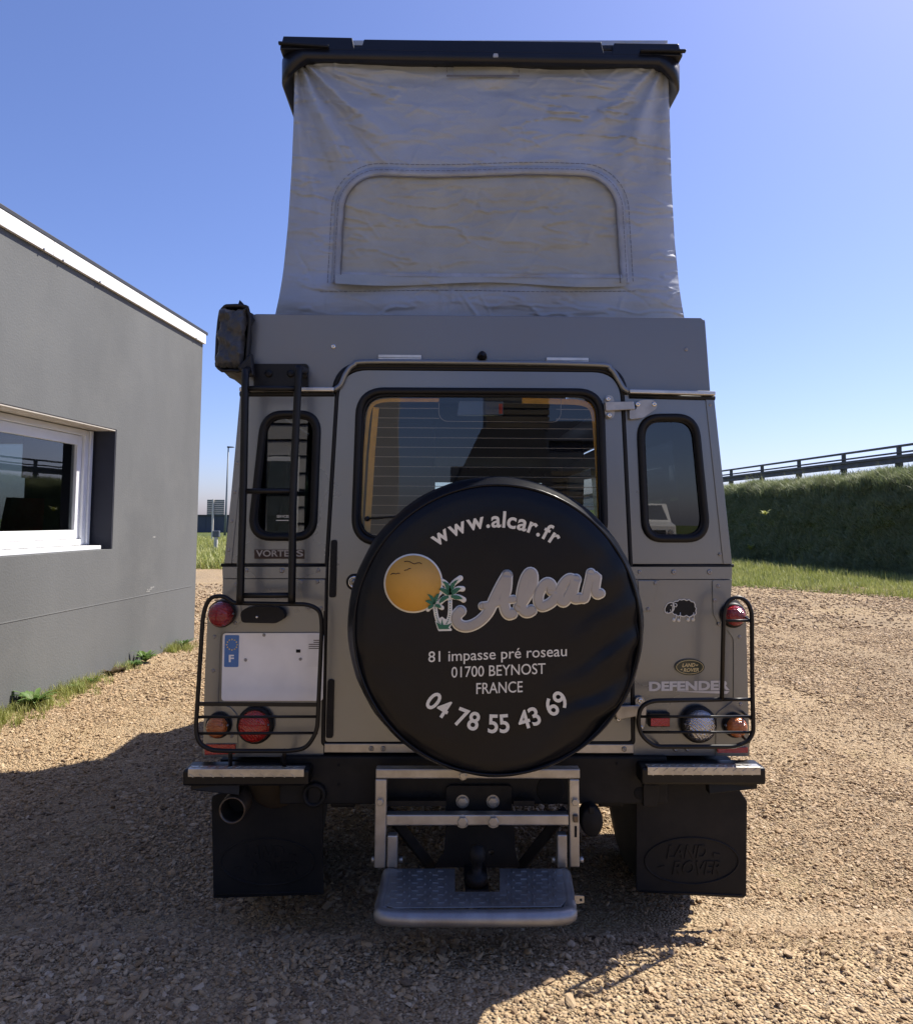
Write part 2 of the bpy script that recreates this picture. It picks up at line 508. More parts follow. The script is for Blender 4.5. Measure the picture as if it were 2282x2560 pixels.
# ================================================================== THE SETTING
# ------------------------------------------------------------------ ground
def ground_mat(name, cols, scale, bump, moss=None, mossamt=.0):
    m = bpy.data.materials.new(name); m.use_nodes = True
    nt = m.node_tree; N = nt.nodes; L = nt.links; b = N['Principled BSDF']
    b.inputs['Roughness'].default_value = .9; b.inputs['Specular IOR Level'].default_value = .2
    tc = N.new('ShaderNodeTexCoord'); v = tc.outputs['Object']
    vo = N.new('ShaderNodeTexVoronoi'); vo.inputs['Scale'].default_value = scale; vo.inputs['Randomness'].default_value = 1.0
    L.new(v, vo.inputs['Vector'])
    sp = N.new('ShaderNodeSeparateColor'); L.new(vo.outputs['Color'], sp.inputs[0])
    rp = N.new('ShaderNodeValToRGB'); el = rp.color_ramp.elements
    el[0].color = (*cols[0], 1); el[1].color = (*cols[-1], 1)
    for i, c in enumerate(cols[1:-1]):
        e = el.new((i + 1) / (len(cols) - 1)); e.color = (*c, 1)
    L.new(sp.outputs[0], rp.inputs['Fac'])
    n1 = N.new('ShaderNodeTexNoise'); n1.inputs['Scale'].default_value = .55; n1.inputs['Detail'].default_value = 8; n1.inputs['Roughness'].default_value = .65
    L.new(v, n1.inputs['Vector'])
    r1 = N.new('ShaderNodeValToRGB'); r1.color_ramp.elements[0].position = .35; r1.color_ramp.elements[1].position = .68
    r1.color_ramp.elements[0].color = (.78, .78, .78, 1); r1.color_ramp.elements[1].color = (1.12, 1.08, 1.0, 1)
    L.new(n1.outputs['Fac'], r1.inputs['Fac'])
    mu = N.new('ShaderNodeMixRGB'); mu.blend_type = 'MULTIPLY'; mu.inputs['Fac'].default_value = 1
    L.new(rp.outputs['Color'], mu.inputs['Color1']); L.new(r1.outputs['Color'], mu.inputs['Color2'])
    c = mu.outputs['Color']
    if moss:
        n2 = N.new('ShaderNodeTexNoise'); n2.inputs['Scale'].default_value = 1.1; n2.inputs['Detail'].default_value = 9; n2.inputs['Roughness'].default_value = .7
        L.new(v, n2.inputs['Vector'])
        r2 = N.new('ShaderNodeValToRGB'); r2.color_ramp.elements[0].position = .54; r2.color_ramp.elements[1].position = .72
        r2.color_ramp.elements[1].color = (mossamt,) * 3 + (1,)
        L.new(n2.outputs['Fac'], r2.inputs['Fac'])
        mm = N.new('ShaderNodeMixRGB'); mm.inputs['Color2'].default_value = (*moss, 1)
        L.new(r2.outputs['Color'], mm.inputs['Fac']); L.new(c, mm.inputs['Color1']); c = mm.outputs['Color']
    L.new(c, b.inputs['Base Color'])
    mr = N.new('ShaderNodeMapRange'); mr.inputs['From Max'].default_value = .8; mr.inputs['To Min'].default_value = 1; mr.inputs['To Max'].default_value = 0
    L.new(vo.outputs['Distance'], mr.inputs['Value'])
    n3 = N.new('ShaderNodeTexNoise'); n3.inputs['Scale'].default_value = scale * .35; n3.inputs['Detail'].default_value = 5
    L.new(v, n3.inputs['Vector'])
    ad = N.new('ShaderNodeMath'); ad.operation = 'MULTIPLY_ADD'; ad.inputs[1].default_value = 1.3
    L.new(n3.outputs['Fac'], ad.inputs[0]); L.new(mr.outputs[0], ad.inputs[2])
    bp = N.new('ShaderNodeBump'); bp.inputs['Strength'].default_value = 1.0; bp.inputs['Distance'].default_value = bump
    L.new(ad.outputs[0], bp.inputs['Height']); L.new(bp.outputs['Normal'], b.inputs['Normal'])
    return m

GRAV = [(.24, .172, .103), (.39, .292, .182), (.47, .36, .232), (.33, .245, .152), (.52, .415, .285)]
M['gravel'] = ground_mat('gravel_yard', GRAV, 95, .012, (.20, .17, .07), .45)
M['earth'] = ground_mat('grass_earth', [(.05, .075, .02), (.09, .12, .03), (.12, .13, .045)], 22, .03)

g = MB().grid(40, 40, lambda u, v: Vector(((u-.5)*700, (v-.35)*800, -.05)))
g.build('ground', M['earth'], kind='structure', fix=False)

VE0, VE1 = PZ(1835, 1466), PZ(2282, 1497)           # where gravel meets the verge, right
vdir = (VE0 - VE1).normalized()
BB0, BB1 = PZ(1812, 1415), PZ(2282, 1449)           # foot of the bank
bdir = Vector((-math.sin(R(5)), math.cos(R(5)), 0))
bnrm = Vector((-bdir.y, bdir.x, 0))                 # points towards the yard (left)
BB = BB1.copy()

def yard_h(x, y):
    t = max(0.0, min(1.0, (2.62 - y) / .55)); t = t * t * (3 - 2 * t)      # the yard rises a little towards the viewer
    return .17 * t + .022 * fbm(x * .35, y * .35) + .008 * fbm(x * 1.3, y * 1.3, 3)
YS_ = list(np.arange(-45, 0, 1.5)) + list(np.arange(0, 7, .14)) + list(np.arange(7, 21, .4)) + [21.0]
# yard outline: left to the far grass, right to the verge
yard = MB()
def yv(u, v):
    y = float(YS_[int(round(v * (len(YS_) - 1)))])
    e = VE1 + vdir * ((y - VE1.y) / vdir.y)
    xr = e.x + .25 * fbm(y * .9, 1.7) + .1 * fbm(y * 3.1, 5)
    x = -34 + (xr + 34) * u
    if v == 1.0: y += .5 * fbm(x * .8, 9.1)
    return Vector((x, y, yard_h(x, y) * (1 if y < 18 else (21 - y) / 3)))
yard.grid(170, len(YS_) - 1, yv)
yard.build('gravel_yard', M['gravel'], kind='structure', fix=False)

# ------------------------------------------------------------------ loose stones lying on the yard
M['stone'] = mat('stone', (.4, .32, .24), .85, vary=.2, vscale=3, bump=.4, bscale=6)
nt = M['stone'].node_tree
oi = nt.nodes.new('ShaderNodeObjectInfo'); rp = nt.nodes.new('ShaderNodeValToRGB')
rp.color_ramp.interpolation = 'LINEAR'
el = rp.color_ramp.elements
el[0].color = (.13, .095, .065, 1); el[1].color = (.52, .43, .32, 1)
for p, c in ((.12, (.26, .187, .108)), (.4, (.38, .278, .165)), (.65, (.46, .345, .21)), (.82, (.34, .265, .172)), (.93, (.52, .42, .28))):
    e = el.new(p); e.color = (*c, 1)
nt.links.new(oi.outputs['Random'], rp.inputs['Fac'])
mx = nt.nodes.new('ShaderNodeMixRGB'); mx.blend_type = 'OVERLAY'; mx.inputs['Fac'].default_value = .35
base_in = nt.nodes['Principled BSDF'].inputs['Base Color']
old = base_in.links[0].from_socket
nt.links.new(rp.outputs['Color'], mx.inputs['Color1']); nt.links.new(old, mx.inputs['Color2'])
nt.links.new(mx.outputs['Color'], base_in)

def stone_src(i):
    rnd = random.Random(i * 31 + 5)
    bm = bmesh.new(); bmesh.ops.create_icosphere(bm, subdivisions=2 if i < 4 else 1, radius=1)
    for v in bm.verts:
        d = v.co.normalized()
        k = 1 + .55 * noise.noise(d * 1.2 + Vector((i*7.1, 0, 0))) + .34 * noise.noise(d * 2.3 + Vector((0, i*3.3, 0)))
        v.co = Vector((d.x * k, d.y * k * rnd.uniform(.82, .86), d.z * k * .50))
    me = bpy.data.meshes.new('stone'); bm.to_mesh(me); bm.free()
    me.polygons.foreach_set('use_smooth', [i == 1] * len(me.polygons))
    me.materials.append(M['stone'])
    return bpy.data.objects.new('stone', me)
srcs = [stone_src(i) for i in range(7)]
rs = np.random.RandomState(3)
def cloud(x0, x1, y0, y1, dens, smin, smax):
    n = int((x1-x0) * (y1-y0) * dens)
    p = np.stack([rs.uniform(x0, x1, n), rs.uniform(y0, y1, n)], 1)
    s = smin * np.exp(rs.exponential(.42, n)); s = np.minimum(s, smax)
    return p, s
PP, SS = [], []
for a in ((-3.4, 3.4, .9, 3.4, 19000, .0025, .0100), (-4.6, 4.6, 3.4, 5.6, 9000, .0035, .012), (-6, 7.0, 5.6, 9.5, 2700, .0055, .016),
          (-7, 9.5, 9.5, 15.5, 420, .012, .03)):
    p, s = cloud(*a)
    PP.append(p); SS.append(s)
# a few larger stones in the shaded left foreground, as in the photograph
p, s = cloud(-3.2, 0.4, 1.2, 4.6, 650, .0075, .017); PP.append(p); SS.append(s)
p, s = cloud(0.2, 3.4, 1.2, 6, 35, .010, .018); PP.append(p); SS.append(s)
PP = np.concatenate(PP); SS = np.concatenate(SS)
wl = PZ(485, 1600)                 # building corner on the ground
WD = Vector((math.sin(R(5)), math.cos(R(5)), 0))     # direction of the grey wall, away from the viewer
WN = Vector((WD.y, -WD.x, 0))                        # outward from the wall
keep = ((PP[:, 0] - wl.x) * WN.x + (PP[:, 1] - wl.y) * WN.y > .02) | (PP[:, 1] > wl.y + .1)
PP, SS = PP[keep], SS[keep]
# worn, compacted patches carry fewer stones
mk = np.array([fbm(x * .75 + 4.0, y * .45, 2.2, 4) for x, y in PP])
keep = (mk < .08) | (rs.uniform(0, 1, len(PP)) < .35)
PP, SS = PP[keep], SS[keep]
hz = np.array([yard_h(x, y) for x, y in PP])
pts = np.stack([PP[:, 0], PP[:, 1], hz + SS * .22], 1)
scl = np.stack([SS * rs.uniform(.8, 1.35, len(SS)), SS * rs.uniform(.7, 1.1, len(SS)), SS * rs.uniform(.7, 1.2, len(SS))], 1)
rot = np.stack([rs.normal(0, .3, len(SS)), rs.normal(0, .3, len(SS)), rs.uniform(0, 6.28, len(SS))], 1)
scatter('gravel', pts, scl, rot, srcs, label='loose tan gravel stones spread over the yard', cat='gravel')

# ------------------------------------------------------------------ grass
def leaf_mat(name, cols, tr=.35):
    m = bpy.data.materials.new(name); m.use_nodes = True
    nt = m.node_tree; N = nt.nodes; L = nt.links; b = N['Principled BSDF']
    b.inputs['Roughness'].default_value = .55
    oi = N.new('ShaderNodeObjectInfo'); rp = N.new('ShaderNodeValToRGB'); el = rp.color_ramp.elements
    el[0].color = (*cols[0], 1); el[1].color = (*cols[-1], 1)
    for i, c in enumerate(cols[1:-1]):
        e = el.new((i + 1) / (len(cols) - 1)); e.color = (*c, 1)
    tc = N.new('ShaderNodeTexCoord'); nz = N.new('ShaderNodeTexNoise'); nz.inputs['Scale'].default_value = 30
    L.new(tc.outputs['Object'], nz.inputs['Vector'])
    ad = N.new('ShaderNodeMath'); ad.operation = 'MULTIPLY_ADD'; ad.inputs[1].default_value = .6; ad.inputs[2].default_value = -.3
    a2 = N.new('ShaderNodeMath'); a2.operation = 'ADD'
    L.new(nz.outputs['Fac'], ad.inputs[0]); L.new(ad.outputs[0], a2.inputs[0]); L.new(oi.outputs['Random'], a2.inputs[1])
    L.new(a2.outputs[0], rp.inputs['Fac']); L.new(rp.outputs['Color'], b.inputs['Base Color'])
    t = N.new('ShaderNodeBsdfTranslucent'); L.new(rp.outputs['Color'], t.inputs['Color'])
    ms = N.new('ShaderNodeMixShader'); ms.inputs['Fac'].default_value = tr
    L.new(b.outputs[0], ms.inputs[1]); L.new(t.outputs[0], ms.inputs[2]); L.new(ms.outputs[0], N['Material Output'].inputs['Surface'])
    return m
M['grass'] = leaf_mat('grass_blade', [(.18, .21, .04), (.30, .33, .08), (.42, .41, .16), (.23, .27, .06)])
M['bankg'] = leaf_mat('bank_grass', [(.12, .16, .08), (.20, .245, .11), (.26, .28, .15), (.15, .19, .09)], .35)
M['weed'] = leaf_mat('weed_leaf', [(.06, .13, .03), (.10, .19, .045), (.14, .22, .06)], .3)

def blade(mb, base, dr, h, w, bend, n=3):
    base = Vector(base); side = Vector((-dr.y, dr.x, 0)) * w / 2
    V = []
    for k in range(n + 1):
        t = k / n
        c = base + Vector((0, 0, h * t * (1 - .25 * bend * t))) + dr * (bend * h * t * t)
        s = side * (1 - t * .95)
        V += [c - s, c + s]
    mb.add(V, [(2*k, 2*k+1, 2*k+3, 2*k+2) for k in range(n)], True)

def tuft_src(i, m, n, h0, h1, w, spread, bend=.6):
    rnd = random.Random(i * 13 + 1); mb = MB()
    for k in range(n):
        a = rnd.uniform(0, 6.283); d = Vector((math.cos(a), math.sin(a), 0))
        rr = spread * math.sqrt(rnd.random()); b2 = rnd.uniform(0, 6.283)
        blade(mb, (rr * math.cos(b2), rr * math.sin(b2), -.01), d, rnd.uniform(h0, h1), w, rnd.uniform(.15, 1) * bend)
    me = bpy.data.meshes.new('grass_tuft'); me.from_pydata(mb.v, [], mb.f); me.materials.append(m)
    return bpy.data.objects.new('grass_tuft', me)

# verge between yard and bank
def rnd3(n): return rs.uniform(0, 6.28, n)
vp, vscl = [], []
for i in range(11000):
    t = rs.uniform(0, 34) ** 1.0
    y = 9 + t
    e = VE1 + vdir * ((y - VE1.y) / vdir.y)
    b = BB + bdir * ((y - BB.y) / bdir.y)
    k = rs.uniform(0, 1)
    x = e.x + .1 * fbm(y * .9, 1.7) * 2 + (b.x - e.x + .3) * k
    vp.append((x, y, -.04)); vscl.append(rs.uniform(.5, 1.25) * (1.25 if k > .8 else 1) * (.6 if k < .08 else 1))
vs_ = np.array(vscl)
scatter('verge_grass', vp, np.stack([vs_*1.2, vs_*1.2, vs_], 1), np.stack([rs.normal(0, .12, len(vp)), rs.normal(0, .12, len(vp)), rnd3(len(vp))], 1),
        [tuft_src(i, M['grass'], 26, .06, .19, .012, .12) for i in range(4)], label='bright green grass verge at the foot of the bank', cat='grass')

# bank: steep earth face with a grassy brow
BH = 3.02
def bank_pt(s, t):                 # s metres along, t 0..1 up the profile
    prof = [(0, -.1), (.10, .35), (.32, 1.2), (.5, 2.1), (.75, 2.75), (1.15, 3.0), (2.2, 3.06), (7.0, 3.0)]
    x = t * (len(prof) - 1); i = min(int(x), len(prof) - 2); f = x - i
    d = prof[i][0] * (1-f) + prof[i+1][0] * f; z = prof[i][1] * (1-f) + prof[i+1][1] * f
    q = BB + bdir * s - bnrm * d
    a = .16 * fbm(s * .5, z * .9) + .08 * fbm(s * 1.9, z * 2.2, 4)
    q -= bnrm * a
    q.z = z * .875 + .16 * fbm(s * .55, d * 1.3, 7, 4) * min(1, max(0, z * .6))
    return q
bk = MB().grid(260, 42, lambda u, v: bank_pt(-6 + 78 * u, v))
bk.build('bank', M['earth'], kind='structure', fix=False)
bp_, bs_, br_ = [], [], []
for i in range(44000):
    s = -4 + 62 * rs.uniform(0, 1) ** 1.5
    t = rs.uniform(0, .80)
    q = bank_pt(s, t)
    bp_.append(q)
    up = t > .52
    bs_.append(rs.uniform(.6, 1.3) * (1.0 if up else .62))
    tilt = 0 if up else rs.uniform(.5, 1.1)
    # lean the tuft away from the face (towards the yard)
    br_.append((rs.normal(0, .2), -tilt + rs.normal(0, .2), rs.uniform(-.9, .9) + R(5)))
bs_ = np.array(bs_)
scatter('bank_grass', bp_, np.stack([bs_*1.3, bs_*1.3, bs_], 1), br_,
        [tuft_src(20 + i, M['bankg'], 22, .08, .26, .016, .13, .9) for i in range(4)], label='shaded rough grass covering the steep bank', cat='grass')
# taller stalks on brow and foot
tp, ts_ = [], []
for i in range(420):
    s = -4 + 50 * rs.uniform(0, 1); t = rs.choice([rs.uniform(0, .1), rs.uniform(.6, .8)])
    tp.append(bank_pt(s, t)); ts_.append(rs.uniform(.6, 1.3))
ts_ = np.array(ts_)
scatter('tall_grass', tp, np.stack([ts_]*3, 1), np.stack([rs.normal(0, .15, len(tp)), rs.normal(0, .15, len(tp)), rnd3(len(tp))], 1),
        [tuft_src(40 + i, M['grass'], 7, .25, .55, .012, .08, .55) for i in range(3)], label='tall seeding grass stalks on brow and foot of bank', cat='grass')

# far meadow on the left behind the yard
mp_, ms_ = [], []
for i in range(5200):
    y = 20.2 + 26 * rs.uniform(0, 1) ** 1.4; x = rs.uniform(-18, -3)
    mp_.append((x, y, -.05 + .12 * max(0, fbm(x * .2, y * .2) + .3))); ms_.append(rs.uniform(.8, 1.7))
ms_ = np.array(ms_)
scatter('meadow_grass', mp_, np.stack([ms_*1.5, ms_*1.5, ms_], 1), np.stack([rs.normal(0, .12, len(mp_)), rs.normal(0, .12, len(mp_)), rnd3(len(mp_))], 1),
        [tuft_src(60 + i, M['grass'], 24, .08, .28, .022, .2) for i in range(3)], label='rough green meadow grass beyond the gravel yard', cat='grass')

# leafy weeds standing on the bank and at the wall foot
def weed(name, loc, n, l0, l1, w, label, rise=.8, m=None, cat='plant', group=None):
    mb = MB(); rnd = random.Random(int(loc[0]*1000) + int(loc[1]*77))
    for k in range(n):
        a = k * 2.4 + rnd.uniform(-.4, .4); d = Vector((math.cos(a), math.sin(a), 0))
        L_ = rnd.uniform(l0, l1); up = rise * rnd.uniform(.5, 1.2)
        sd = Vector((-d.y, d.x, 0)); V = []
        for q in range(6):
            t = q / 5; c = Vector(loc) + d * L_ * t * .8 + Vector((0, 0, L_ * up * (t - .55 * t * t)))
            ww = w * math.sin(math.pi * (.08 + .9 * t)) * rnd.uniform(.85, 1.1)
            V += [c - sd * ww + Vector((0,0,.25*ww)), c, c + sd * ww + Vector((0,0,.25*ww))]
        F = []
        for q in range(5):
            F += [(3*q, 3*q+1, 3*q+4, 3*q+3), (3*q+1, 3*q+2, 3*q+5, 3*q+4)]
        mb.add(V, F, True)
    o = mb.build(name, m or M['weed'], fix=False)
    tag(o, label, cat, group)
    return o

# ------------------------------------------------------------------ rail fence on top of the bank
M['rail'] = mat('weathered_rail', (.10, .10, .10), .7, .3, .25, 4, dirt=(.16, .14, .11), dirtamt=.5, dscale=5)
fb = BB + bdir * 0 - bnrm * 1.7
fence = thing('guard_rail', 'dark grey guard rail with posts along the top of the bank', 'fence', (fb.x, fb.y, 2.77))
fp0 = Vector((fb.x, fb.y, 0))
def fpos(px):                      # where the fence line passes a given photo column
    d = ray(px, 1150); n = bnrm
    return CAM + d * ((fp0 - CAM).dot(n) / d.dot(n))
s_a = (fpos(2248) - fp0).dot(bdir); s_b = (fpos(2109) - fp0).dot(bdir)
step = s_b - s_a
for k in range(-4, 16):
    q = fp0 + bdir * (s_a + step * k)
    MB().box(q.x - .05, q.x + .05, q.y - .05, q.y + .05, 2.5, 3.47).build('post', M['rail'], fence, bevel=.008)
    MB().box(q.x - .085, q.x + .06, q.y - .08, q.y + .08, 2.90, 3.22).build('spacer_block', M['rail'], fence, bevel=.008)
for nm, z, hh, w, off in (('top_rail', 3.48, .065, .065, 0), ('middle_rail', 3.29, .05, .05, .05), ('beam', 3.10, .2, .05, .12)):
    a = fp0 + bdir * (s_a - 5 * step) + bnrm * off; b = fp0 + bdir * (s_a + 16 * step) + bnrm * off
    a.z = b.z = z
    mb = MB()
    if nm == 'beam':
        mb.bar(a, b, .03, .09); 
        for dz in (-.075, .075):
            mb.bar(a + bnrm*.03 + Vector((0,0,dz)), b + bnrm*.03 + Vector((0,0,dz)), .05, .08)
    else: mb.bar(a, b, w, hh)
    mb.build(nm, M['rail'], fence, bevel=.01)

# ------------------------------------------------------------------ grey rendered building on the left
M['render'] = mat('grey_render', (.116, .121, .122), .9, vary=.12, vscale=1.4, stretch=(1, 1, .3), bump=.9, bscale=70, dirt=(.150, .154, .150), dirtamt=.6, dscale=1.6)
M['fascia'] = mat('white_fascia', (.80, .79, .76), .4, vary=.04, vscale=2, bump=.05, bscale=4)
M['flash'] = mat('dark_flashing', (.03, .03, .032), .5)
M['wframe'] = mat('window_frame_white', (.76, .77, .78), .35, vary=.04)
M['reveal'] = mat('reveal_paint', (.028, .031, .045), .8, vary=.08, bump=.3, bscale=90)
M['soffit'] = mat('soffit_panel', (.48, .44, .38), .7)
M['glassb'] = glass('building_glass', (.62, .65, .65), 1.52, boost=1.8)
zt_white0 = PN(512, 862, wl, WN).z; zt_white1 = PN(512, 838, wl, WN).z
def W(s, z, d=0.0):                # s metres along the wall from the far corner towards the viewer, d outwards
    q = wl - WD * s + WN * d
    return Vector((q.x, q.y, z))
def ws(px, py):                    # photo pixel -> (s, z) on the wall face
    q = PN(px, py, wl, WN)
    return (wl - q).dot(WD), q.z
LB = 13.0                          # length of wall modelled
s1, zt1 = ws(292, 1075); s2, zb1 = ws(280, 1379)
so_ = (s1 + s2) / 2                # far edge of the opening
WZ0, WZ1 = ws(140, 1383)[1], zt1
S_END = so_ + 3.4
office = thing('office_building', 'single storey grey rendered building with white fascia and recessed window', 'building', tuple(W(3, 0)))
wallm = MB()
wallm.panel([(0, -.15), (LB, -.15), (LB, zt_white0), (0, zt_white0)], [[(so_, WZ0), (S_END, WZ0), (S_END, WZ1), (so_, WZ1)]],
            lambda s, z: W(s, z), lambda s, z: W(s, z, -.30))
def rev_depth(px, py):             # how deep into the reveal a pixel lies
    p0 = W(so_, 0); d = ray(px, py); q = CAM + d * ((p0 - CAM).dot(WD) / d.dot(WD))
    return -(q - p0).dot(WN)
DEP = max(.12, min(.30, rev_depth(229, 1200)))
wallm.build('wall', M['render'], office, bevel=.004)
def wbox(s0, s1_, z0, z1, d0, d1):
    return MB().hexa([W(s0, z0, d0), W(s1_, z0, d0), W(s1_, z0, d1), W(s0, z0, d1), W(s0, z1, d0), W(s1_, z1, d0), W(s1_, z1, d1), W(s0, z1, d1)])
MB().panel([(-7.0, -.15), (-.301, -.15), (-.301, zt_white0), (-7.0, zt_white0)], [[(-4.2, 1.0), (-1.85, 1.0), (-1.85, 2.25), (-4.2, 2.25)]],
           lambda d, z: W(.003, z, d), lambda d, z: W(.30, z, d)).build('end_wall', M['render'], office)
ew = MB().panel([(-4.2, 1.0), (-1.85, 1.0), (-1.85, 2.25), (-4.2, 2.25)], [[(-4.13, 1.07), (-3.06, 1.07), (-3.06, 2.18), (-4.13, 2.18)], [(-2.98, 1.07), (-1.92, 1.07), (-1.92, 2.18), (-2.98, 2.18)]],
           lambda d, z: W(.12, z, d), lambda d, z: W(.18, z, d)).build('end_window', M['wframe'], office)
MB().panel([(-4.14, 1.06), (-1.91, 1.06), (-1.91, 2.19), (-4.14, 2.19)], (), lambda d, z: W(.148, z, d), lambda d, z: W(.152, z, d)).build('pane', M['glassb'], ew)
wbox(LB-.3, LB, -.15, zt_white0, -7.0, -.301).build('end_wall', M['render'], office)
wbox(0, LB, -.15, zt_white0, -7.3, -7.003).build('rear_wall', M['render'], office)
wbox(.31, LB - .31, -.15, .40, -6.99, -.31).build('floor_slab', M['soffit'], office)
wbox(-.02, LB, zt_white0 + .003, zt_white0 + .03, -7.2, .0).build('roof_deck', M['flash'], office)
# fascia boards (joint visible between two of them)
sj = ws(126, 620)[0]
for a, b in ((-.012, sj - .002), (sj + .002, sj + 3.2), (sj + 3.204, LB)):
    wbox(a, b, zt_white0 - .002, zt_white1, .002, .028).build('fascia_board', M['fascia'], office, bevel=.003)
for s in (.25, sj - .12, sj + .12, 2.2):
    c = W(s, (zt_white0 + zt_white1)/2 - .05, .028)
    MB().lathe([(.010, -.004), (.008, .006)], c, 'X', 10).build('screw', M['screw'], office)
wbox(-.06, LB, zt_white1 + .001, zt_white1 + .035, -7.2, .031).build('roof_edge', M['flash'], office, bevel=.004)
wbox(-.012, .0, zt_white0, zt_white1, -7.2, .0).build('fascia_board', M['fascia'], office, bevel=.003)
# window in its recess
FD = -DEP                          # depth of the frame face
wbox(so_ + .002, so_ + .012, WZ0, WZ1, -.299, -.004).build('reveal_lining', M['reveal'], office)
wbox(so_ + .013, S_END - .002, WZ1 - .012, WZ1 - .002, -.299, -.004).build('soffit_lining', M['soffit'], office)
sill = wbox(so_ + .10, S_END - .002, WZ0 + .002, WZ0 + .035, -.29, -.045).build('window_sill', M['wframe'], office, bevel=.004)
F0, F1, G0, G1 = so_ + .10, S_END - .01, WZ0 + .04, WZ1 - .02
win = wbox(F0, F0 + .055, G0, G1, FD - .07, FD + .02).build('window_frame', M['wframe'], office, bevel=.004)
def wp(name, m, *a, bev=.003):
    return wbox(*a).build(name, m, win, bevel=bev)
wp('shutter_track', M['wframe'], F0 - .045, F0 - .005, G0, G1, FD - .02, FD + .035)
wp('top_rail', M['wframe'], F0 + .056, F1, G1 - .05, G1, FD - .07, FD + .02)
wp('bottom_rail', M['wframe'], F0 + .056, F1, G0, G0 + .05, FD - .07, FD + .02)
wp('sash_stile', M['wframe'], F0 + .06, F0 + .125, G0 + .054, G1 - .054, FD - .06, FD - .005)
wp('sash_rail', M['wframe'], F0 + .126, F1, G1 - .135, G1 - .054, FD - .06, FD - .005)
wp('sash_rail', M['wframe'], F0 + .126, F1, G0 + .054, G0 + .13, FD - .06, FD - .005)
wp('sash_stile', M['wframe'], F0 + 1.75, F0 + 1.83, G0 + .135, G1 - .14, FD - .061, FD - .004)
wp('pane', M['glassb'], F0 + .11, F0 + 1.78, G0 + .115, G1 - .12, FD - .036, FD - .030, bev=0)
wp('pane', M['glassb'], F0 + 1.80, F1, G0 + .115, G1 - .12, FD - .036, FD - .030, bev=0)
# roller blind, half down, and inner partition
wp('blind', M['seat'], F0 + .13, F0 + .62, G0 + .55, G1 - .1, FD - .16, FD - .155, bev=0)
wbox(.31, LB - .31, .41, zt_white0 - .07, -5.6, -5.5).build('inner_wall', M['soffit'], office)
wbox(.303, LB - .303, zt_white0 - .06, zt_white0 - .004, -6.98, -.303).build('ceiling', M['soffit'], office)
# red office chair behind the glass
M['redfab'] = mat('red_fabric', (.45, .045, .05), .9, vary=.15, bump=.3)
cs = ws(75, 1250)[0] - .75 * 1.4 - .62
cb = W(cs, .40, -.75 - DEP)
ch = thing('office_chair', 'dark red upholstered office chair inside the recessed window', 'chair', tuple(cb))
ch_d = WN.copy()
def cpt(a, b, z): return cb + WD * a + WN * b + Vector((0, 0, z))
back = MB(); 
back.grid(14, 18, lambda u, v: cpt((u-.5)*(.48 + .06*math.sin(v*math.pi)), -.22 - .10*math.sin(u*math.pi) + .05*v, .52 + .62*v) )
back.grid(14, 18, lambda u, v: cpt((u-.5)*(.48 + .06*math.sin(v*math.pi)), -.28 - .10*math.sin(u*math.pi) + .05*v, .52 + .62*v) )
back.build('backrest', M['redfab'], ch)
MB().lathe([(0, .07), (.23, .06), (.26, .02), (.24, -.03), (0, -.04)], cpt(0, .05, .46), 'Z', 24).build('seat', M['redfab'], ch)
MB().tube([cpt(0, .05, .44), cpt(0, .05, .12)], .03).build('column', M['black'], ch)
for k in range(5):
    a = k * 1.2566
    MB().tube([cpt(0, .05, .14), cpt(.26*math.cos(a), .05 + .26*math.sin(a), .09), cpt(.26*math.cos(a), .05 + .26*math.sin(a), .015)], .02).build('leg', M['black'], ch)
# thin line in the render and pale scuffs
sa, za = ws(0, 1549); sb, zb = ws(478, 1465)
MB().hexa([W(sb, zb-.004, .0), W(sa+6, za-.004, .0), W(sa+6, za-.004, .003), W(sb, zb-.004, .003), W(sb, zb+.003, .0), W(sa+6, za+.003, .0), W(sa+6, za+.003, .003), W(sb, zb+.003, .003)]).build('render_joint', mat('joint', (.16,.165,.165), .9), office)
sq, zq = ws(373, 1474)
M['scuff'] = mat('scuff', (.24,.24,.23), .9, vary=.5, vscale=60)
for a_, b_, c_, d_ in ((-.10, -.02, .010, .022), (-.06, .05, -.004, .006), (-.01, .06, -.022, -.010), (-.09, -.03, .5, .515)):
    wbox(sq + a_, sq + b_, zq + c_, zq + d_, .0, .0015).build('scuff', M['scuff'], office, bevel=.0005)

# plants at the foot of the wall
wdata = [(38, 1765, 13, .16, .30, .030, 'dock plant with broad pointed leaves at the wall foot, nearest the viewer', 1.1),
         (140, 1722, 16, .08, .16, .016, 'low green weed clump along the wall, next beyond the dock plant', .8),
         (165, 1708, 10, .08, .14, .014, 'small spiky weed between two low clumps at the wall foot', 1.1),
         (215, 1690, 14, .10, .20, .018, 'reddish leafy weed clump halfway along the wall foot', 1.0),
         (250, 1681, 12, .08, .15, .016, 'short weed clump touching the reddish clump at the wall foot', .9),
         (298, 1668, 13, .10, .22, .020, 'fanned grassy weed at the wall foot before the dark shrublet', .8),
         (334, 1656, 18, .12, .26, .024, 'dark rounded shrublet against the base of the grey wall', 1.3),
         (440, 1618, 12, .10, .22, .014, 'last spiky weed near the corner of the grey building', 1.2)]
M['weedr'] = leaf_mat('reddish_weed', [(.08, .05, .025), (.09, .10, .03), (.13, .07, .03)], .25)
for px, py, n, a, b, w, lab, rise in wdata:
    q = PZ(px, py); s = max((wl - q).dot(WD), .05); q = W(s, 0.0, .10)
    weed('weed', (q.x, q.y, .005), n * 3, a * .55, b * .72, w * .62, lab, rise, M['weedr'] if 'reddish' in lab else None, group='weeds along the wall')
wp2, wsx = [], []
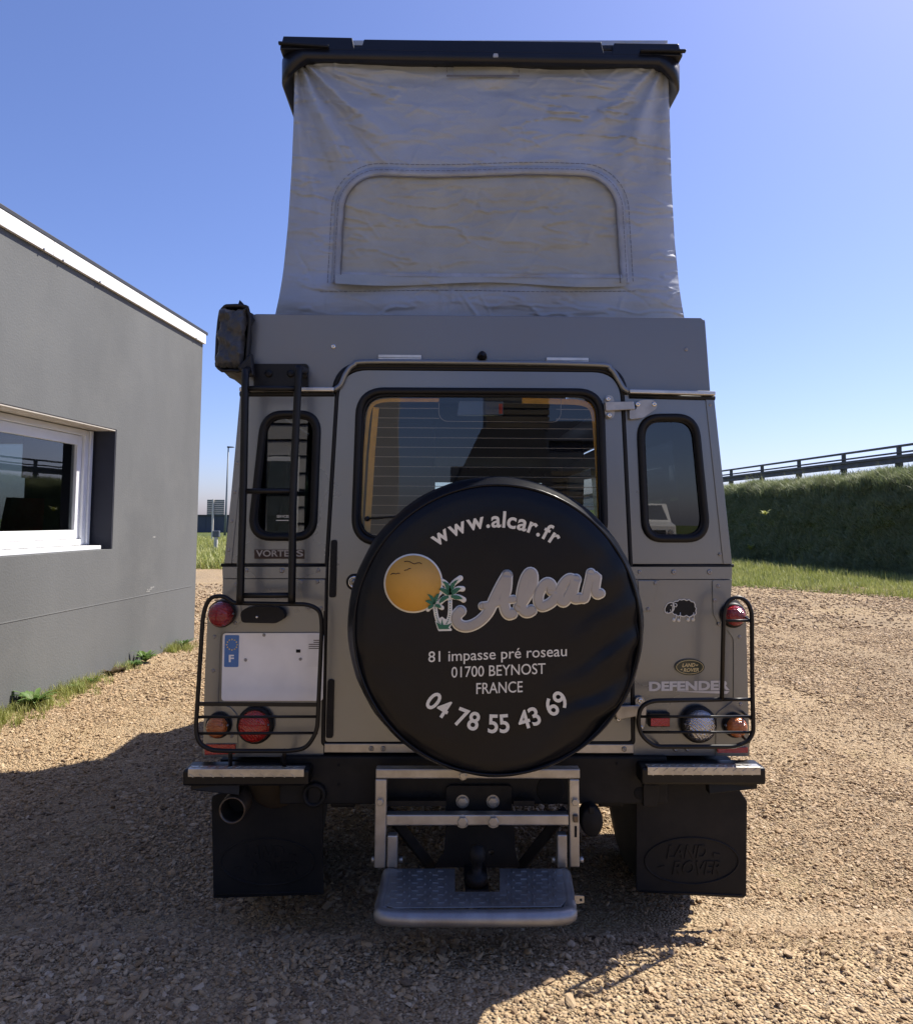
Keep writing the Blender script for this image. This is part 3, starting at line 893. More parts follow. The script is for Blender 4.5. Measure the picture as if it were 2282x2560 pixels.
for i in range(1500):
    s = rs.uniform(-.2, 9); dd = abs(rs.normal(0, .11)) + .015
    if fbm(s * 1.4, 3.3) < -.08: continue
    q = W(s, 0, dd); wp2.append((q.x, q.y, .0)); wsx.append(rs.uniform(.35, .9))
wsx = np.array(wsx)
scatter('wall_foot_grass', wp2, np.stack([wsx]*3, 1), np.stack([rs.normal(0, .2, len(wp2)), rs.normal(0, .2, len(wp2)), rnd3(len(wp2))], 1),
        [tuft_src(80 + i, M['grass'], 14, .04, .15, .008, .05) for i in range(3)], label='thin grass growing where gravel meets the grey wall', cat='grass')
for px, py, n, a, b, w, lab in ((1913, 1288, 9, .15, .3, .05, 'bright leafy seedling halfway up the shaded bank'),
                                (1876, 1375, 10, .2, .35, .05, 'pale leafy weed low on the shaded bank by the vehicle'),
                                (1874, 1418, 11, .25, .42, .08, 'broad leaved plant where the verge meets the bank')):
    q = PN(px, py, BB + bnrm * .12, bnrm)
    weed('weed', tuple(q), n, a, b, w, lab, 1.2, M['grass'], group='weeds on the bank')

# ------------------------------------------------------------------ far things on the left
M['far'] = mat('dark_cladding', (.055, .065, .09), .6, vary=.1, vscale=.5)
q0 = PY(380, 1286, 75); q1 = PY(760, 1286, 75)
wh = thing('warehouse', 'long low dark blue grey warehouse on the horizon', 'building', (q0.x, 75, 0))
nP = 14
for k in range(nP):
    a = q0.x + (q1.x - q0.x) * k / nP; b = q0.x + (q1.x - q0.x) * (k + 1) / nP
    MB().box(a + .01, b - .01, 75, 75.2, -.1, q0.z - .12).build('wall_panel', M['far'], wh)
MB().box(q0.x - .2, q1.x + .2, 74.9, 95, q0.z - .118, q0.z).build('roof', M['flash'], wh)
MB().box(q0.x + .05, q1.x - .05, 75.3, 94.8, -.1, q0.z - .13).build('core', M['far'], wh)
M['signb'] = mat('sign_back', (.16, .18, .18), .5, .4, .3, 3, stretch=(1, 1, 14))
a, b = PY(518, 1249, 42), PY(560, 1288, 42)
sg = thing('road_sign', 'back of a slatted rectangular road sign on a pale post', 'sign', (a.x, 42, 0))
nS = 8
for k in range(nS):
    z0 = b.z + (a.z - b.z) * k / nS; z1 = b.z + (a.z - b.z) * (k + 1) / nS
    MB().box(a.x, b.x, 42, 42.03, z0 + .006, z1 - .004).build('slat', M['signb'], sg)
px_ = PY(533, 1280, 42).x
MB().box(px_ - .05, px_ + .05, 41.9, 41.98, -.1, a.z + .02).build('post', mat('pale_post', (.62, .58, .52), .6), sg, bevel=.01)
q = PZ(541, 1383); tz = PY(537, 1327, q.y).z; bz = PY(537, 1343, q.y).z
mbx = thing('meter_post', 'short pale post carrying a dark box in the far grass', 'post', (q.x, q.y, 0))
MB().box(q.x - .10, q.x + .03, q.y - .06, q.y + .06, -.1, bz).build('post', mat('concrete_post', (.5, .48, .44), .8), mbx, bevel=.01)
MB().box(q.x - .15, q.x + .10, q.y - .08, q.y + .10, bz + .002, tz).build('box', mat('meter_box', (.10, .11, .13), .5), mbx, bevel=.02)
q = PY(571, 1118, 62)
lp = thing('street_lamp', 'tall thin street lamp with flat head behind the sign', 'lamp', (q.x, 62, 0))
MB().tube([(q.x - .1, 62, -.1), (q.x - .05, 62, 2), (q.x, 62, q.z)], [.10, .085, .05], 10).build('pole', mat('lamp_grey', (.16, .18, .19), .5), lp)
MB().hexa([(q.x - .08, 61.85, q.z - .05), (q.x + .5, 61.85, q.z - .02), (q.x + .5, 62.15, q.z - .02), (q.x - .08, 62.15, q.z - .05),
           (q.x - .08, 61.88, q.z + .08), (q.x + .42, 61.9, q.z + .05), (q.x + .42, 62.1, q.z + .05), (q.x - .08, 62.12, q.z + .08)]).build('lamp_head', M['flash'], lp, bevel=.02)

# ------------------------------------------------------------------ behind the viewer (seen mirrored in the rear glass)
M['clad'] = mat('wood_cladding', (.12, .10, .075), .8, vary=.2, vscale=3, stretch=(.3, .3, 8))
M['cladg'] = mat('grey_cladding', (.36, .355, .345), .8, vary=.1, vscale=2)
ba = thing('clad_house', 'grey clad building with a pale corner pier, mirrored in rear window', 'building', (-6, -9.5, 0))
YB_ = -9.0
MB().box(-13, -1.7, YB_ - 5, YB_ - .05, -.1, 5.6).build('core', M['far'], ba)
for k in range(18):
    z = .05 + k * .31
    MB().hexa([(-13, YB_ - .05, z), (-1.75, YB_ - .05, z), (-1.75, YB_, z), (-13, YB_, z), (-13, YB_ - .05, z + .27), (-1.75, YB_ - .05, z + .27), (-1.75, YB_ - .03, z + .27), (-13, YB_ - .03, z + .27)]).build('board', M['cladg'], ba)
MB().box(-1.72, -.95, YB_ - .06, YB_ + .06, -.1, 5.8).build('corner_pier', M['cladg'], ba, bevel=.01)
for xa in (-3.4, -5.6, -8.2):
    f = MB().box(xa - .6, xa + .6, YB_ + .005, YB_ + .06, 1.0, 2.5).build('window', M['wframe'], ba, bevel=.01)
    MB().box(xa - .52, xa - .03, YB_ + .062, YB_ + .07, 1.08, 2.42).build('pane', M['glassb'], f)
    MB().box(xa + .03, xa + .52, YB_ + .062, YB_ + .07, 1.08, 2.42).build('pane', M['glassb'], f)
bt = thing('slatted_tower', 'dark slatted building with a tall clad tower, mirrored in rear window', 'building', (3, -26, 0))
MB().box(1.7, 4.3, -29, -26.06, -.1, 7.6).build('tower', M['far'], bt)
MB().box(.2, 1.69, -30, -26.2, -.1, 3.6).build('annexe', M['far'], bt)
MB().box(4.31, 8.0, -31, -26.4, -.1, 4.7).build('hall', M['far'], bt)
for k in range(26):
    z = .1 + k * .285
    if 2.1 < z < 5.2: continue
    MB().box(1.66, 4.34, -26.06, -26.0, z, z + .2).build('slat', M['clad'], bt)
for k in range(12):
    z = .1 + k * .285
    MB().box(4.36, 8.02, -26.4, -26.34, z, z + .2).build('slat', M['clad'], bt)
MB().hexa([(4.2, -31, 4.7), (8.2, -31, 4.7), (8.2, -26.2, 4.7), (4.2, -26.2, 4.7), (4.2, -31, 6.2), (8.2, -31, 6.2), (8.2, -30.9, 6.2), (4.2, -30.9, 6.2)]).build('roof', M['flash'], bt)
MB().hexa([(.1, -27.5, 2.3), (4.5, -27.5, 2.3), (4.5, -25.7, 2.3), (.1, -25.7, 2.3), (1.5, -27.5, 5.2), (4.1, -27.5, 5.2), (4.1, -26.0, 5.2), (1.5, -26.0, 5.2)]).build('porch_roof', M['flash'], bt)
M['vanw'] = mat('white_van_paint', (.74, .73, .70), .35, vary=.03, coat=.5)
vn = thing('parked_van', 'white van parked across the yard, mirrored in right quarter window', 'van', (9, -27, 0))
vb = [( -27.0, .45), (-27.0, 1.2), (-27.6, 1.35), (-28.3, 2.15), (-31.6, 2.25), (-31.7, .45)]
mv = MB(); nv = len(vb)
mv.add([(8.05, y, z) for y, z in vb] + [(9.95, y, z) for y, z in vb], [tuple(range(nv)), tuple(range(nv, 2*nv))[::-1]] + [(i, (i+1) % nv, nv + (i+1) % nv, nv + i) for i in range(nv)])
mv.build('body', M['vanw'], vn, bevel=.06)
MB().hexa([(8.2, -27.66, 1.43), (9.8, -27.66, 1.43), (9.8, -27.7, 1.43), (8.2, -27.7, 1.43), (8.3, -28.22, 2.08), (9.7, -28.22, 2.08), (9.7, -28.26, 2.08), (8.3, -28.26, 2.08)]).build('windscreen', M['far'], vn)
MB().box(8.5, 9.5, -26.99, -26.95, .75, .98).build('grille', M['flash'], vn, bevel=.02)
for xx in (8.2, 9.8):
    MB().lathe([(.0, 0), (.12, 0), (.1, .03)], (xx + (.1 if xx < 9 else -.1), -26.97, .9), 'Y', 16).build('headlight', M['chrome'], vn)
    for yy in (-27.9, -30.8):
        wv = MB().lathe([(.16, -.1), (.3, -.1), (.33, -.06), (.33, .06), (.3, .1), (.16, .1)], (xx, yy, .33), 'X', 24).build('wheel', M['tyre'], vn)

# ================================================================== THE VEHICLE
YB = 2.41                                   # plane of the rear body
wlft, wrgt = PY(556, 1414, YB), PY(1830, 1414, YB)
CX = (wlft.x + wrgt.x) / 2
ZW = (wlft.z + wrgt.z) / 2
veh = thing('camper_vehicle', 'grey boxy off-road camper with raised canvas pop-top and covered spare wheel', 'vehicle', (CX, YB + 1.8, 0))

def pt(px, py, dy=0.0): return PY(px, py, YB + dy)
def pan(name, outer, dy=0.0, th=.004, holes=(), m='paint', parent=None, bevel=.0015, label=None):
    return MB().ppanel(outer, YB + dy, th, holes).build(name, M[m], parent or veh, bevel=bevel, label=label)

_screw = {}
def screw(px, py, dy=-.001, r=5.0, m='screw', parent=None, head='dome', name='screw'):
    c = pt(px, py, dy); rr = r * YB / FPX
    key = (round(rr, 5), m, head)
    if key not in _screw:
        mb = MB()
        if head == 'hex':
            mb.lathe([(rr*1.25, 0), (rr*1.25, -rr*.12)], (0,0,0), 'Y', 20, False)
            mb.lathe([(rr, -rr*.13), (rr, -rr*.62), (rr*.85, -rr*.72), (0, -rr*.74)], (0,0,0), 'Y', 6, False)
        else:
            mb.lathe([(rr, 0), (rr*.95, -rr*.25), (rr*.62, -rr*.42), (rr*.36, -rr*.44), (rr*.34, -rr*.2), (0, -rr*.2)], (0,0,0), 'Y', 14)
        o = mb.build(name, M[m], parent or veh)
        _screw[key] = o.data
    else:
        o = bpy.data.objects.new(name, _screw[key]); col.objects.link(o)
        o.parent = parent or veh
        if o.parent is veh: o.matrix_parent_inverse = Matrix.Translation(-veh.location)
    o.location = c
    return o

# ---- rear panels of the upper body
LW = f2([(655, 1026), (803, 1026), (790, 1352), (617, 1352)], [52, 50, 48, 58], 8)
RW = f2([(1590, 1034), (1744, 1034), (1778, 1356), (1606, 1356)], [58, 52, 58, 48], 8)
def scale2(l, k, ky=None):
    cx = sum(p[0] for p in l) / len(l); cy = sum(p[1] for p in l) / len(l)
    xs = [p[0] for p in l]; ys = [p[1] for p in l]
    w = max(xs) - min(xs); h = max(ys) - min(ys)
    return [(cx + (p[0]-cx) * (1 - 2*k/w), cy + (p[1]-cy) * (1 - 2*k/h)) for p in l]
ql = pan('quarter_panel', [(603, 985), (846, 985), (818, 1409), (561, 1409)], holes=[scale2(LW, 6)])
qr = pan('quarter_panel', [(1556, 985), (1784, 990), (1829, 1410), (1574, 1410)], holes=[scale2(RW, 6)])
for q, outl in ((ql, LW), (qr, RW)):
    inner = scale2(outl, 19)
    gl = MB().ppanel(scale2(outl, 10), YB + .006, .004).build('quarter_window', M['glassq'], veh)
    P = [pt(a, b, -.002) for a, b in scale2(outl, 9)]
    MB().tube(P, .0125, 8, closed=True).build('seal', M['seam'], gl)
    P = [pt(a, b, -.0005) for a, b in scale2(outl, 17)]
    MB().tube(P, .005, 6, closed=True).build('seal_insert', M['rubber'], gl)
# corner strips
pan('corner_strip', [(603, 986), (621, 986), (579, 1409), (560, 1409)], -.0035, .003)
pan('corner_strip', [(1763, 990), (1785, 990), (1830, 1410), (1808, 1410)], -.0035, .003)
for t in (.05, .22, .4, .58, .76, .94):
    screw(611 - 42 * t, 995 + 405 * t, -.0035, 4)
screw(1775, 1012, -.0035, 4); screw(1800, 1386, -.0035, 4)
# sticker left
st = pan('sticker', [(636, 1374), (761, 1374), (761, 1397), (636, 1397)], -.0012, .001, m='printk', bevel=0)
mb = MB(); text_line(mb, 'VORTE', 640, 722, 1391, 1391, 15, lambda a, b: pt(a, b, -.0020), .02)
text_line(mb, 'S', 741, 758, 1391, 1391, 15, lambda a, b: pt(a, b, -.0020), .02)
mb.build('lettering', M['printg'], st)
# small sticker in left quarter glass
mb = MB(); text_line(mb, 'SERVICES', 692, 722, 1294, 1294, 6, lambda a, b: pt(a, b, .0045), .01)
mb.ppanel([(690, 1300), (722, 1300), (722, 1302), (690, 1302)], YB + .0045, .0005)
mb.build('glass_sticker', M['print'], veh)

# ---- waist capping, lower panels
pan('waist_capping', [(555, 1417), (817, 1417), (815, 1446), (556, 1446)], -.004, .006, bevel=.003)
pan('waist_capping', [(1573, 1417), (1831, 1417), (1830, 1448), (1575, 1448)], -.004, .006, bevel=.003)
for a, b in ((616, 1426), (705, 1426), (795, 1426), (1598, 1430), (1684, 1430), (1773, 1430)):
    screw(a, b, -.004, 6.5 if a in (705, 1684, 1773) else 5)
MB().tube([pt(553, 1413, .004), pt(820, 1413, .004)], .006, 6).build('waist_seal', M['seam'], veh)
MB().tube([pt(1572, 1414, .004), pt(1833, 1414, .004)], .006, 6).build('waist_seal', M['seam'], veh)
Lout = [(557, 1447), (555, 1496), (540, 1503), (528, 1518), (519, 1545), (512, 1700), (507, 1893), (809, 1893), (815, 1447)]
Rout = [(1576, 1449), (1830, 1449), (1827, 1494), (1845, 1502), (1858, 1520), (1864, 1545), (1868, 1700), (1873, 1890), (1583, 1890)]
pan('rear_panel', Lout); pan('rear_panel', Rout)
lampL = pan('lamp_panel', f2([(548, 1501), (602, 1512), (604, 1552), (586, 1571), (556, 1580), (550, 1598), (545, 1762), (575, 1768), (593, 1788), (595, 1892), (507, 1894), (511.5, 1700), (518.5, 1545), (528, 1517)], 6, 3), -.0045, .004)
lampR = pan('lamp_panel', f2([(1781, 1451), (1826, 1451), (1826, 1494), (1845, 1501), (1858.5, 1520), (1864.5, 1545), (1868.5, 1700), (1873.5, 1891), (1789, 1891), (1791, 1784), (1834, 1752), (1834, 1598), (1820, 1577), (1797, 1561), (1783, 1536)], 6, 3), -.0045, .004)
pan('gusset', [(743, 1449), (813, 1449), (812, 1528), (771, 1528), (762, 1518)], -.0035, .003)
pan('gusset', [(1594, 1451), (1649, 1451), (1627, 1529), (1600, 1529)], -.0035, .003)
for a, b in ((754, 1455), (793, 1455), (770, 1521), (802, 1521), (1638, 1458), (1620, 1523), (536, 1592), (533, 1677), (590, 1462),
             (1795, 1465), (1786, 1501), (1848, 1593), (1851, 1761), (1797, 1560), (530, 1762), (588, 1558), (528, 1840), (579, 1840)):
    screw(a, b, -.0045, 4.6)

# ---- tail door
doorO = f2([(851, 925), (1548, 931), (1571, 1412), (1577, 1853), (813, 1855), (822, 1412)], [70, 68, 0, 8, 8, 0], 9)
winO = f2([(893, 970), (1508, 973), (1519, 1364), (879, 1362)], [64, 60, 62, 66], 9)
door = pan('tail_door', doorO, -.004, .006, holes=[scale2(winO, 8)], bevel=.003)
P = [pt(a, b, .005) for a, b in scale2(doorO, -5)]
MB().tube(P, .0085, 8, closed=True).build('door_seal', M['seam'], veh)
topo = [p for p in scale2(doorO, -9) if p[1] < 1000]
P = [pt(a, b - 3, .008) for a, b in sorted(topo, key=lambda p: p[0])]
MB().tube(P, .013, 8).build('top_seal', M['seam'], veh)
rg = MB().ppanel(scale2(winO, 12), YB + .004, .004).build('rear_glass', M['glass'], door)
MB().tube([pt(a, b, -.006) for a, b in scale2(winO, 7)], .0125, 8, closed=True).build('window_seal', M['seam'], door)
MB().tube([pt(a, b, -.004) for a, b in scale2(winO, 17)], .0055, 6, closed=True).build('window_seal', M['rubber'], door)
# bus bars and heating wires printed on the inside of the glass
def gy(a, b): return PY(a, b, YB + .0095)
def strip(mb, pts, w):
    for (a, b), (c, d) in zip(pts[:-1], pts[1:]):
        v = Vector((c-a, d-b)); n = Vector((-v.y, v.x)).normalized() * w / 2
        mb.add([gy(a+n.x, b+n.y), gy(c+n.x, d+n.y), gy(c-n.x, d-n.y), gy(a-n.x, b-n.y)], [(0, 1, 2, 3)])
bb = MB()
strip(bb, f2([(1098, 1000), (960, 1000), (930, 1008), (921, 1035), (910, 1150), (901, 1310)], [0, 20, 20, 20, 0, 0], 4, False), 9)
strip(bb, f2([(1305, 1001), (1450, 1005), (1478, 1015), (1486, 1040), (1494, 1150), (1502, 1335)], [0, 20, 20, 20, 0, 0], 4, False), 14)
bb.build('busbar', M['busbar'], door)
bb = MB(); strip(bb, [(940, 1018), (930, 1130), (918, 1330)], 15)
bb.build('busbar', M['busbar'], door)
hw = MB()
for k in range(16):
    y = 1020 + k * 24.3; xl = 937 - k * 1.5; xr = 1483 + k * 1.1
    if k < 2:
        strip(hw, [(xl, y), (1098, y + 1)], 1.6); strip(hw, [(1390, y + 3), (xr, y + 4)], 1.6)
    else: strip(hw, [(xl, y), ((xl+xr)/2, y + 2), (xr, y + 4)], 1.6)
strip(hw, f2([(1097, 990), (1097, 1040), (1110, 1053), (1390, 1055), (1402, 1040), (1402, 990)], 10, 4, False), 1.6)
hw.build('heating_wires', M['wire'], door, kind='stuff')
# high brake light behind glass
bl = MB().ppanel([(1147, 1002), (1258, 1002), (1258, 1037), (1142, 1037)], YB + .02, .03).build('brake_light', mat('brake_lens', (.09, .10, .13), .2, coat=.5), door, bevel=.003)
MB().ppanel([(1247, 1009), (1256, 1009), (1256, 1034), (1247, 1034)], YB + .017, .002).build('lamp_tip', M['refl'], bl)
# wiper
MB().tube([pt(918, 1297, -.012), pt(1010, 1290, -.014), pt(1060, 1288, -.014)], .004, 6).build('wiper', M['black'], door)
MB().lathe([(.009, 0), (.008, -.012), (0, -.014)], pt(918, 1297, -.004), 'Y', 12).build('wiper_boss', M['black'], door)
# lock, rubber buffers
lk = MB().lathe([(.020, 0), (.020, -.006), (.017, -.010), (.014, -.008), (.0125, -.006)], pt(886, 1455, -.004), 'Y', 28).build('door_lock', M['chrome'], door)
MB().lathe([(.0115, 0), (.0115, -.006), (0, -.0065)], pt(886, 1455, -.006), 'Y', 20).build('lock_barrel', M['screw'], lk)
MB().lathe([(.027, 0), (.026, -.003), (.021, -.003)], pt(886, 1455, -.004), 'Y', 28).build('lock_ring', M['seam'], lk)
for x0, y0, x1, y1 in ((824, 1350, 840, 1494), (816, 1700, 833, 1846)):
    b = MB().ppanel(f2([(x0+3, y0), (x1+2, y0), (x1-1, y1), (x0-2, y1)], 6, 3), YB - .013, .009).build('buffer', M['rubber'], door, bevel=.004)
    rb = MB()
    for k in range(9):
        yy = y0 + 22 + k * (y1 - y0 - 44) / 8
        rb.ppanel([(x0+3, yy), (x0+9, yy), (x0+9, yy+4), (x0+3, yy+4)], YB - .0145, .001)
    rb.build('ribs', M['seam'], b)
# upper hinge
hg = MB().ppanel(f2([(1513, 988), (1532, 988), (1538, 1018), (1534, 1046), (1515, 1046), (1509, 1018)], 10, 4), YB - .012, .008).build('door_hinge', M['galv'], veh, bevel=.003)
MB().ppanel([(1512, 1004), (1585, 1003), (1589, 1023), (1514, 1027)], YB - .026, .014).build('hinge_arm', M['galv'], hg, bevel=.004)
MB().ppanel(f2([(1574, 1024), (1590, 1024), (1594, 1002), (1612, 999), (1634, 1000), (1644, 1010), (1640, 1022), (1622, 1034), (1608, 1044), (1574, 1048)], 5, 3), YB - .020, .016).build('hinge_bracket', M['galv'], hg, bevel=.004)
for a, b in ((1520, 997), (1523, 1038), (1594, 1010), (1635, 1010)):
    screw(a, b, -.020, 6.5, 'chrome', hg if False else veh)
# lower hinge, mostly behind the spare wheel
hl = MB().ppanel(f2([(1588, 1745), (1608, 1742), (1616, 1770), (1612, 1815), (1600, 1835), (1590, 1800)], 8, 3), YB - .016, .012).build('door_hinge', M['galv'], veh, bevel=.003)
MB().ppanel([(1540, 1766), (1600, 1764), (1600, 1790), (1545, 1800), (1540, 1792)], YB - .026, .010).build('hinge_arm', M['galv'], hl, bevel=.003)
for a, b in ((1600, 1752), (1602, 1820), (1546, 1798)): screw(a, b, -.016, 6.5, 'chrome')
# sill below the door
pan('door_sill', [(811, 1860), (1583, 1862), (1584, 1884), (810, 1882)], -.006, .012, m='galv')
for a, b in ((928, 1872), (958, 1872), (1560, 1873), (1689, 1873), (1719, 1873)): screw(a, b, -.006, 6.5)

# ---- high roof section with rain gutter
gut = [(600, 974), (836, 974), (851, 962), (864, 934), (884, 912), (925, 904), (1200, 906), (1488, 911), (1526, 922), (1546, 950), (1558, 970), (1572, 979), (1786, 984)]
roofO = [(629, 787), (640, 784), (1200, 788), (1752, 794), (1763, 802), (1776, 981), (1572, 976)] + [(a, b - 2) for a, b in gut[::-1][2:-1]] + [(604, 972)]
pan('roof_rear_panel', roofO, .008, .006, m='paint2', bevel=.004)
gp = spline([pt(a, b, -.012) for a, b in gut[1:-1]], 5)
MB().tube(gp, .0085, 10).build('gutter_trim', M['paint'], veh)
for a, b in ((gut[0], gut[1]), (gut[-2], gut[-1])):
    p, q = pt(*a, -.014), pt(*b, -.014)
    MB().bar(p, q, .024, .0135).build('gutter_strip', M['alu'], veh, bevel=.003)
    MB().tube([pt(a[0], a[1] + 11, .0), pt(b[0], b[1] + 11, .0)], .0085, 8).build('gutter_seal', M['seam'], veh)
for x0, y0, x1 in ((945, 886, 1053), (1366, 893, 1471)):
    h = pan('vent_strip', [(x0, y0), (x1, y0+1), (x1, y0+14), (x0, y0+13)], -.004, .012, m='alu', bevel=.002)
    MB().ppanel([(x0+1, y0+7), (x1-1, y0+8), (x1-1, y0+9), (x0+1, y0+8)], YB - .0045, .001).build('groove', M['seam'], h)
nb = MB().lathe([(.0, -.034), (.010, -.03), (.0155, -.012), (.017, .008)], pt(1205, 890, .0), 'Y', 18)
nb.v = [(x, y, z + (.012 if z < pt(1205, 890).z else 0) - .006 + (z - pt(1205, 890).z) * .35) for x, y, z in nb.v]
nb.build('roof_stop', M['seam'], veh)
screw(833, 866, .008, 6.5, 'chrome'); screw(1715, 873, .008, 5, 'screw')

# ---- body shell beyond the rear face
def strip_side(name, prof, y0, y1, m, nm=None):
    mb = MB(); n = len(prof)
    for (a, b) in zip(prof[:-1], prof[1:]):
        mb.add([(a[0], y0, a[1]), (a[0], y1, a[1]), (b[0], y1, b[1]), (b[0], y0, b[1])], [(0, 1, 2, 3)])
        sgn = .02 if a[0] < CX else -.02
        mb.add([(a[0]+sgn, y0, a[1]), (a[0]+sgn, y1, a[1]), (b[0]+sgn, y1, b[1]), (b[0]+sgn, y0, b[1])], [(3, 2, 1, 0)])
    return mb.build(name, M[m], veh, fix=False)
def prof(l, dy=.0): return [(pt(a, b, dy).x, pt(a, b, dy).z) for a, b in l]
YF = YB + 3.05                               # bulkhead / windscreen
pL = prof([(557, 1417), (556, 1447), (555, 1496), (540, 1503), (528, 1518), (519, 1545), (512, 1700), (507, 1893)])
pR = prof([(1830, 1417), (1829, 1449), (1827, 1494), (1845, 1502), (1858, 1520), (1864, 1545), (1868, 1700), (1873, 1890)])
# lower sides with wheel arches
WY = YB + .56; WRAD = .40; ZB = pL[-1][1]
def lower_side(pr, s):
    def X(z):
        for (a, b) in zip(pr[:-1], pr[1:]):
            if b[1] <= z <= a[1]: return a[0] + (b[0]-a[0]) * (a[1]-z) / (a[1]-b[1])
        return pr[-1][0]
    arc = [(WY + .5 * math.cos(t), .40 + .5 * math.sin(t)) for t in np.linspace(0, math.pi, 15)]
    arc = [(y, z) for y, z in arc if z > ZB + .01]
    zs = [p[1] for p in pr]
    outer = [(YB + .0045, z) for z in zs] + [(p, ZB) for p in (arc[-1][0],)] + arc[::-1] + [(arc[0][0], ZB), (YF + 1.45, ZB), (YF + 1.45, zs[3]), (YF + 1.45, zs[0])]
    mb = MB().panel(outer, (), lambda y, z: Vector((X(z), y, z)), lambda y, z: Vector((X(z) + s * .012, y, z)))
    mb.build('side_panel', M['paint'], veh)
    MB().tube([(X(max(z, ZB)) - s * .012, y, z) for y, z in [(arc[0][0], ZB)] + arc + [(arc[-1][0], ZB)]], .02, 8).build('wheel_arch', M['rubber'], veh)
lower_side(pL, 1); lower_side(pR, -1)
uL = prof([(600, 982), (561, 1412)]); uR = prof([(1785, 988), (1829, 1412)])
def upper_side(pr, s):
    (xa, za), (xb, zb) = pr
    X = lambda z: xa + (xb - xa) * (za - z) / (za - zb)
    zt, zm = za - .10, zb + .09
    outer = [(YB + .004, za), (YF, za), (YF + .28, zb), (YB + .004, zb)]
    hole = [(YB + .45, zt), (YB + 1.5, zt), (YB + 1.5, zm), (YB + .45, zm)]
    hole2 = [(YB + 2.05, zt), (YB + 2.9, zt), (YB + 3.08, zm), (YB + 2.05, zm)]
    MB().panel(outer, [hole, hole2], lambda y, z: Vector((X(z), y, z)), lambda y, z: Vector((X(z) + s * .012, y, z))).build('upper_side', M['paint'], veh)
    for h in (hole, hole2):
        MB().panel(h, (), lambda y, z: Vector((X(z) + s * .005, y, z)), lambda y, z: Vector((X(z) + s * .008, y, z))).build('side_window', M['glassq'], veh)
upper_side(uL, 1); upper_side(uR, -1)
# roof sides, top, front
rtL, rbL = pt(629, 786, .008), pt(601, 976, .008); rtR, rbR = pt(1763, 798, .008), pt(1777, 983, .008)
ZR = (rtL.z + rtR.z) / 2
for t_, b_ in ((rtL, rbL), (rtR, rbR)):
    s = 1 if t_.x < CX else -1
    MB().hexa([(b_.x, YB + .015, b_.z), (b_.x, YF - .1, b_.z), (b_.x + s*.012, YF - .1, b_.z), (b_.x + s*.012, YB + .015, b_.z),
               (t_.x, YB + .015, t_.z), (t_.x, YF - .1, t_.z), (t_.x + s*.012, YF - .1, t_.z), (t_.x + s*.012, YB + .015, t_.z)]).build('roof_side', M['paint2'], veh)
# roof top ring (open under the tent)
for x0, x1, y0, y1 in ((rtL.x, rtR.x, YB + .0145, YB + .13), (rtL.x + .013, rtL.x + .09, YB + .131, YF - .1), (rtR.x - .09, rtR.x - .013, YB + .131, YF - .1), (rtL.x, rtR.x, YF - .099, YF + .15)):
    MB().box(x0, x1, y0, y1, ZR - .03, ZR - .004).build('roof_rim', M['paint2'], veh)
MB().hexa([(rbL.x, YF - .099, rbL.z), (rbR.x, YF - .099, rbR.z), (rbR.x, YF - .08, rbR.z), (rbL.x, YF - .08, rbL.z),
           (rtL.x, YF - .099, ZR - .031), (rtR.x, YF - .099, ZR - .031), (rtR.x, YF - .08, ZR - .031), (rtL.x, YF - .08, ZR - .031)]).build('roof_front', M['paint2'], veh)
# bulkhead, windscreen, bonnet
zg = uL[0][1]
mb = MB().panel([(uL[1][0], ZW), (uR[1][0], ZW), (uR[0][0], zg), (uL[0][0], zg)],
    [[(CX - .66, ZW + .10), (CX - .03, ZW + .10), (CX - .03, zg - .13), (CX - .62, zg - .13)], [(CX + .03, ZW + .10), (CX + .66, ZW + .10), (CX + .62, zg - .13), (CX + .03, zg - .13)]],
    lambda x, z: Vector((x, YF + .28 - .28 * (z - ZW) / (zg - ZW), z)), lambda x, z: Vector((x, YF + .31 - .28 * (z - ZW) / (zg - ZW), z)))
mb.build('windscreen_frame', M['paint'], veh)
for s in (-1, 1):
    MB().panel([(CX + s*.66, ZW + .10), (CX + s*.03, ZW + .10), (CX + s*.03, zg - .13), (CX + s*.62, zg - .13)], (),
        lambda x, z: Vector((x, YF + .295 - .28 * (z - ZW) / (zg - ZW), z)), lambda x, z: Vector((x, YF + .299 - .28 * (z - ZW) / (zg - ZW), z))).build('windscreen', M['glassw'], veh)
MB().box(CX - .62, CX + .62, YF + .32, YF + 1.44, ZW - .16, ZW - .02).build('bonnet', M['paint'], veh, bevel=.03)
MB().box(CX - .80, CX + .80, YF + 1.445, YF + 1.47, .60, ZW - .05).build('grille_panel', M['seam'], veh)
MB().box(CX - .85, CX + .85, YF + 1.55, YF + 1.68, .42, .58).build('front_bumper', M['black'], veh, bevel=.01)
MB().box(pL[3][0] + .02, pR[3][0] - .02, YB + .03, YF + 1.4, .55, .58).build('floor', M['chassis'], veh)
